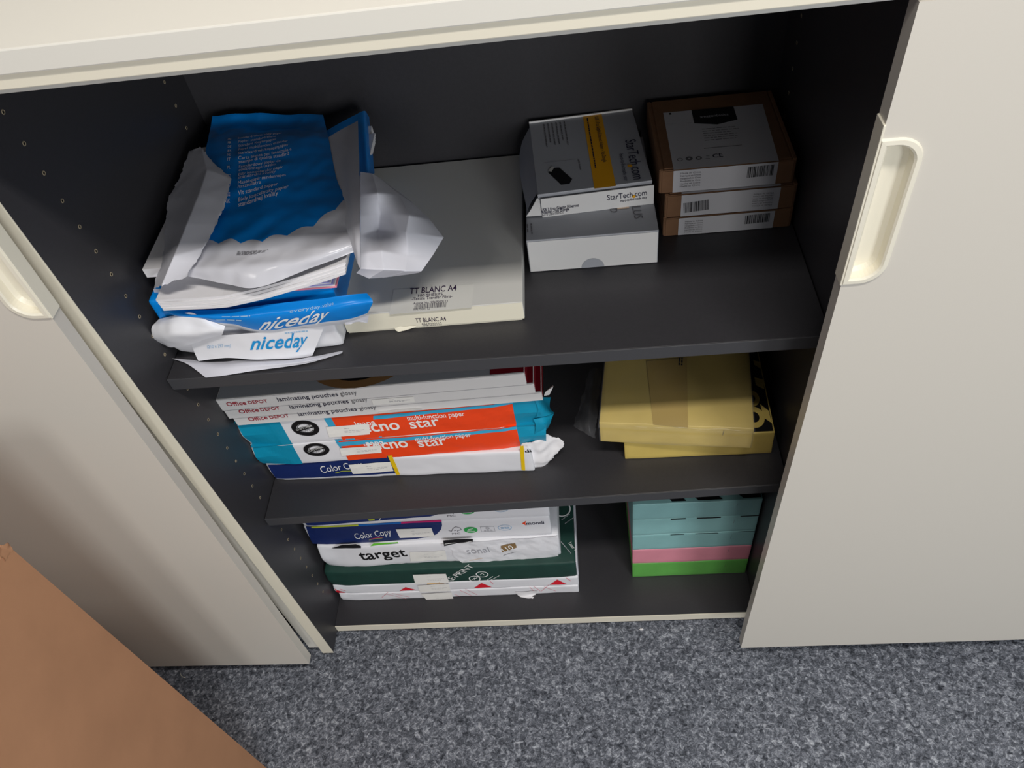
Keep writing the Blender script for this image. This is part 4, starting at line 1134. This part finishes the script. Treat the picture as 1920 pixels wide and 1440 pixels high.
sk.build('torn_tip', n2, 'paper_cool', 14, 8)

pad = thing('note_pad', 'thin pink and lilac paper pad poking out under the white sheets', 'paper pad', (0.150, 0.085, 0.5492))
for i, (mm, th_) in enumerate((('pad_pink', 0.0022), ('paper', 0.0022), ('pad_lilac', 0.0016), ('paper', 0.0018), ('pad_lilac', 0.0014), ('paper', 0.0018), ('pad_lilac', 0.0014), ('paper', 0.0018))):
    z0 = sum(q for _, q in (('pad_pink', 0.0022), ('paper', 0.0022), ('pad_lilac', 0.0016), ('paper', 0.0018), ('pad_lilac', 0.0014), ('paper', 0.0018), ('pad_lilac', 0.0014), ('paper', 0.0018))[:i])
    v, f = bev_box(0.0 + 0.0006 * (i % 3), 0.083 - 0.0016 * i, -0.006 + 0.0005 * (i % 2), 0.20, z0, z0 + th_, 0.0002, 1)
    obj('sheet_layer', v, f, mm, pad)

# loose white sheets, sagging to the left
ps = thing('paper_stack', 'loose stack of white sheets curling up to the right above the blue wrapper', 'paper stack', (0.035, 0.08, 0.5490))
def sheets(name, x0, x1, y0, y1, zb, th_, parent, m, n=40, amp=0.0008, seed=0, yfun=None):
    v, f = [], []
    for i in range(n + 1):
        s = i / n
        x = x0 + (x1 - x0) * s
        for j in range(7):
            u = j / 6
            yy = (y0 if yfun is None else yfun(s)) * (1 - u) + y1 * u
            z = zb(s, u) + amp * noise.noise(Vector((s * 5, u * 3, seed)))
            v.append((x, yy, z)); v.append((x, yy, z + th_))
    st_ = 14
    for i in range(n):
        for j in range(6):
            a = i * st_ + 2 * j
            f.append((a, a + 2, a + st_ + 2, a + st_)); f.append((a + 1, a + st_ + 1, a + st_ + 3, a + 3))
        a = i * st_
        f.append((a, a + st_, a + st_ + 1, a + 1))
        a = i * st_ + 12
        f.append((a, a + 1, a + st_ + 1, a + st_))
    for i in (0, n):
        for j in range(6):
            a = i * st_ + 2 * j
            f.append((a, a + 1, a + 3, a + 2) if i == 0 else (a, a + 2, a + 3, a + 1))
    return obj(name, v, f, m, parent, W0)
for k in range(4):
    sheets('sheet_layer', 0.038 - 0.0012 * k, 0.250 + 0.001 * k, 0.074 + 0.0012 * k, 0.325, (lambda s, u, k=k: 0.5494 + 0.0036 * k + (0.022 * max(0.0, s - 0.35) ** 1.15 / 0.65 ** 1.15)), 0.0034, ps, 'paper', seed=k,
           yfun=(lambda s, k=k: 0.0625 + 0.0010 * k - 0.0035 * math.sin(math.pi * s) + 0.012 * s * s))
# the thicker rest of the opened ream behind and under the torn wrapper
sheets('sheet_layer', 0.012, 0.246, 0.104, 0.345, (lambda s, u: 0.5640 + 0.008 * s), 0.0120, ps, 'paper', seed=9)

# ------------------------------------------------------------------ torn wrapper draped over the pile
tw = thing('torn_wrapper', 'torn and crumpled blue paper wrapper with white underside, draped on top of the pile', 'wrapper', (0.14, 0.2, 0.5850))
main = Patch([
    [(0.0257, 0.3855, 0.5980), (0.0648, 0.3842, 0.5970), (0.1043, 0.3836, 0.5940), (0.1434, 0.3820, 0.5900), (0.1764, 0.3777, 0.5860)],
    [(0.0261, 0.3668, 0.5920), (0.0637, 0.3703, 0.5890), (0.1045, 0.3631, 0.5860), (0.1452, 0.3587, 0.5860), (0.1867, 0.3442, 0.5890)],
    [(0.0364, 0.3254, 0.5980), (0.0805, 0.3174, 0.6000), (0.1216, 0.3154, 0.6000), (0.1611, 0.3141, 0.5990), (0.1986, 0.3058, 0.5950)],
    [(0.0481, 0.2643, 0.6000), (0.0960, 0.2548, 0.6030), (0.1403, 0.2513, 0.6030), (0.1793, 0.2515, 0.6010), (0.2136, 0.2521, 0.5970)],
    [(0.0621, 0.1991, 0.5990), (0.1085, 0.1906, 0.6020), (0.1520, 0.1905, 0.6020), (0.1931, 0.1962, 0.6010), (0.2265, 0.2086, 0.5990)],
    [(0.0798, 0.1222, 0.5950), (0.1244, 0.1136, 0.5990), (0.1666, 0.1095, 0.6010), (0.2097, 0.1265, 0.6020), (0.2442, 0.1655, 0.6020)],
    [(0.0743, 0.1029, 0.5920), (0.1217, 0.0919, 0.5950), (0.1718, 0.0868, 0.5980), (0.2201, 0.0987, 0.6000), (0.2584, 0.1201, 0.6020)],
    [(0.0646, 0.0866, 0.5910), (0.1233, 0.0730, 0.5940), (0.1724, 0.0690, 0.5970), (0.2273, 0.0752, 0.6000), (0.2675, 0.0903, 0.6020)],
    [(0.0718, 0.0792, 0.5830), (0.1264, 0.0620, 0.5800), (0.1624, 0.0547, 0.5800), (0.2219, 0.0698, 0.5890), (0.2681, 0.0854, 0.5930)]], 0.0021, 26, 3, crease=1.0)
def wrapper_material():
    m = mat('torn_wrapper_print', srgb(0, 132, 220), 0.2, 0.5, 0.05, 140)
    nt = m.node_tree
    b = nt.nodes['Principled BSDF']
    uvn = nt.nodes.new('ShaderNodeUVMap'); uvn.uv_map = 'map'
    sp = nt.nodes.new('ShaderNodeSeparateXYZ')
    nt.links.new(uvn.outputs['UV'], sp.inputs[0])
    w1 = nt.nodes.new('ShaderNodeMath'); w1.operation = 'MULTIPLY'; w1.inputs[1].default_value = math.pi * 6.5
    nt.links.new(sp.outputs['X'], w1.inputs[0])
    w2 = nt.nodes.new('ShaderNodeMath'); w2.operation = 'SINE'
    nt.links.new(w1.outputs[0], w2.inputs[0])
    w2b = nt.nodes.new('ShaderNodeMath'); w2b.operation = 'ABSOLUTE'
    nt.links.new(w2.outputs[0], w2b.inputs[0])
    w3 = nt.nodes.new('ShaderNodeMath'); w3.operation = 'MULTIPLY_ADD'; w3.inputs[1].default_value = -0.018; w3.inputs[2].default_value = 0.638
    nt.links.new(w2b.outputs[0], w3.inputs[0])
    gt = nt.nodes.new('ShaderNodeMath'); gt.operation = 'GREATER_THAN'
    nt.links.new(sp.outputs['Y'], gt.inputs[0]); nt.links.new(w3.outputs[0], gt.inputs[1])
    mx = nt.nodes.new('ShaderNodeMix'); mx.data_type = 'RGBA'
    mx.inputs[6].default_value = srgb(0, 132, 220); mx.inputs[7].default_value = srgb(206, 206, 213)
    nt.links.new(gt.outputs[0], mx.inputs[0])
    nt.links.new(mx.outputs[2], b.inputs['Base Color'])
    return m
main.build('printed_sheet', tw, wrapper_material(), 90, 100, uv=True)
SM = main.surf()
TXT = ('Standard white copy paper', 'Papier standard blanc', 'Standard Kopierpapier', 'Papel multifuncion estandar', 'Standaard wit kopieerpapier', 'Carta bianca per fotocopie e', 'stampe di qualita standard',
       'Standardowy papier do', 'codziennego uzytku', 'Bily kancelarsky papir', 'standardni kvality', 'Masolopapir mindennapos', 'hasznalatra', 'Vit standard papper', 'Biely kancelarsky papier', 'standardnej kvality')
CODE = {0: 'EN', 1: 'FR', 2: 'DE', 3: 'ES', 4: 'NL', 5: 'IT', 7: 'PL', 9: 'CZ', 11: 'HU', 13: 'SE', 14: 'SK'}
s_ = 0.252
for i, line in enumerate(TXT):
    L = len(line) * 0.0145
    text(tw, SM, line, (0.245 + 0.002 * i, s_), (0.245 + 0.002 * i + L, s_ - 0.07 * L), 0.0125, 'white_print', 0, 0, 0.0007, up=(0.02, -1), T=W0)
    if i in CODE:
        text(tw, SM, CODE[i], (0.165 + 0.002 * i, s_ + .004), (0.190 + 0.002 * i, s_ + .003), 0.0125, 'white_print', 0.01, 0, 0.0007, up=(0.02, -1), T=W0)
    s_ += 0.0205 if (i + 1) in CODE else 0.0145
def strokes(parent, S, t0, s0, widths, ds, slope, wid, m, seed):
    """rows of tiny illegible print on a crumpled sheet (sheet coordinates)"""
    rnd = random.Random(seed)
    v, f = [], []
    for i, w_ in enumerate(widths):
        t_ = t0
        while t_ < t0 + w_:
            q = min(rnd.uniform(0.012, 0.035), t0 + w_ - t_)
            b_ = len(v)
            for a, c in ((t_, -wid), (t_ + q, -wid), (t_ + q, wid), (t_, wid)):
                v.append(S(a, s0 + ds * i + c - slope * (a - t0), 0.0007))
            f.append((b_, b_ + 1, b_ + 2, b_ + 3))
            t_ += q + 0.006
    return obj('fine_print', v, f, m, parent, W0)
strokes(tw, SM, 0.305, 0.700, (0.12, 0.15, 0.19, 0.16, 0.17, 0.12), 0.0075, 0.05, 0.0017, 'grey_text', 3)
strokes(n1, SF, 0.64, 0.10, (0.2,), 0.1, 0.02, 0.018, 'pale_blue_text', 4)
strokes(n2, SB, 0.295, 0.29, (0.11,), 0.1, 0.05, 0.016, 'pale_blue_text', 5)
strokes(n2, SB, 0.27, 0.44, (0.10,), 0.1, 0.1, 0.022, 'pale_blue_text', 6)
lf2 = Patch([[(0.0170, 0.3049, 0.5970), (0.0367, 0.3020, 0.6030), (0.0583, 0.2681, 0.6040)],
             [(0.0187, 0.2510, 0.5930), (0.0642, 0.2398, 0.6090), (0.0977, 0.2223, 0.6050)],
             [(0.0127, 0.2168, 0.5880), (0.0691, 0.1913, 0.6100), (0.1029, 0.1772, 0.6050)],
             [(0.0227, 0.1670, 0.5830), (0.0697, 0.1358, 0.6090), (0.1016, 0.1380, 0.6040)],
             [(0.0309, 0.1204, 0.5760), (0.0672, 0.0879, 0.6040), (0.0975, 0.1007, 0.6020)],
             [(0.0264, 0.0834, 0.5640), (0.0542, 0.0595, 0.5880), (0.0824, 0.0672, 0.5920)]], 0.0006, 24, 5, jag=0.0022, crease=0.3, linear=True)
lf2.build('torn_flap', tw, 'paper_cool', 40, 70)
lf3 = Patch([[(0.0172, 0.0950, 0.5541), (0.0299, 0.0930, 0.5555), (0.0473, 0.0920, 0.5555)], [(0.0115, 0.0970, 0.5344), (0.0224, 0.0940, 0.5362), (0.0328, 0.0920, 0.5379)]], 0.0004, 30, 4)
lf3.build('folded_edge', tw, 'paper_cool', 12, 8)
rf = Patch([[(0.2531, 0.2200, 0.6000), (0.2664, 0.2192, 0.5970), (0.2750, 0.2184, 0.5900), (0.2794, 0.2161, 0.5860)],
            [(0.2595, 0.1750, 0.6000), (0.2809, 0.1694, 0.6040), (0.2989, 0.1895, 0.5860), (0.3114, 0.1889, 0.5740)],
            [(0.2633, 0.1411, 0.5960), (0.2800, 0.1573, 0.5840), (0.3177, 0.1399, 0.5920), (0.3326, 0.1673, 0.5640)],
            [(0.2644, 0.1186, 0.5880), (0.2762, 0.1444, 0.5720), (0.3143, 0.1208, 0.5840), (0.3490, 0.1426, 0.5560)],
            [(0.2662, 0.0943, 0.5820), (0.2898, 0.0935, 0.5840), (0.3145, 0.1023, 0.5680), (0.3380, 0.1183, 0.5520)],
            [(0.2673, 0.0760, 0.5760), (0.2927, 0.0736, 0.5740), (0.3129, 0.0809, 0.5640), (0.3269, 0.0950, 0.5500)],
            [(0.2591, 0.0813, 0.5660), (0.2719, 0.0782, 0.5590), (0.2885, 0.0856, 0.5530), (0.3229, 0.0974, 0.5460)]], 0.0006, 26, 8, crease=0.8, linear=True)
rf.build('wide_flap', tw, 'paper_cool', 60, 70)
st2 = Patch([[(0.1910, 0.3109, 0.5910), (0.2124, 0.3135, 0.6000), (0.2241, 0.3158, 0.6040), (0.2398, 0.3121, 0.6120)],
             [(0.2138, 0.2361, 0.5930), (0.2308, 0.2269, 0.6020), (0.2428, 0.2134, 0.6100), (0.2609, 0.1940, 0.6200)],
             [(0.2405, 0.1510, 0.5980), (0.2506, 0.1437, 0.6040), (0.2597, 0.1301, 0.6120), (0.2731, 0.1132, 0.6200)],
             [(0.2602, 0.0930, 0.6020), (0.2658, 0.0857, 0.6060), (0.2707, 0.0794, 0.6100), (0.2765, 0.0745, 0.6120)],
             [(0.2649, 0.0777, 0.5940), (0.2677, 0.0706, 0.5940), (0.2704, 0.0635, 0.5940), (0.2736, 0.0571, 0.5920)]], 0.0005, 24, 6)
st2.build('folded_strip', tw, 'paper_cool', 24, 50)
bc = Patch([[(0.1800, 0.3416, 0.5820), (0.1999, 0.3502, 0.5870), (0.2190, 0.3609, 0.5900), (0.2347, 0.3689, 0.5920), (0.2344, 0.3836, 0.5740)],
            [(0.2036, 0.2898, 0.5820), (0.2229, 0.2931, 0.5870), (0.2383, 0.2953, 0.5900), (0.2490, 0.2904, 0.5920), (0.2481, 0.3097, 0.5720)],
            [(0.2214, 0.2421, 0.5820), (0.2401, 0.2321, 0.5870), (0.2520, 0.2271, 0.5900), (0.2607, 0.2240, 0.5920), (0.2578, 0.2565, 0.5720)]], 0.0006, 26, 2)
bc.build('blue_corner', tw, 'blue', 30, 30)

# ------------------------------------------------------------------ litter on the carpet
cb = thing('paper_crumb', 'tiny white paper crumb on the carpet in front of the cupboard', 'paper scrap', (0.5709, 0.0328, -0.2915))
v = [(0.0035 * math.cos(t * 1.05) * (1 + .3 * (t % 2)), 0.0025 * math.sin(t * 1.05), 0.0003) for t in range(6)] + [(0, 0, 0.0018)]
obj('scrap', v, [(i, (i + 1) % 6, 6) for i in range(6)] + [tuple(range(5, -1, -1))], 'paper', cb)
thr = thing('loose_thread', 'short pale thread on the carpet below the left door', 'thread', (-0.2922, -0.0296, -0.2915))
pts = [Vector((-0.006, 0.005, 0.001)), Vector((-0.003, 0.001, 0.0025)), Vector((0.001, -0.002, 0.0025)), Vector((0.006, -0.003, 0.001))]
v, f = [], []
for i, p in enumerate(pts):
    for k in range(5):
        a = 2 * math.pi * k / 5
        v.append((p.x, p.y + 0.0006 * math.cos(a), p.z + 0.0006 * math.sin(a)))
for i in range(len(pts) - 1):
    for k in range(5):
        f.append((i * 5 + k, i * 5 + (k + 1) % 5, (i + 1) * 5 + (k + 1) % 5, (i + 1) * 5 + k))
obj('strand', v, f, 'cream_box', thr)
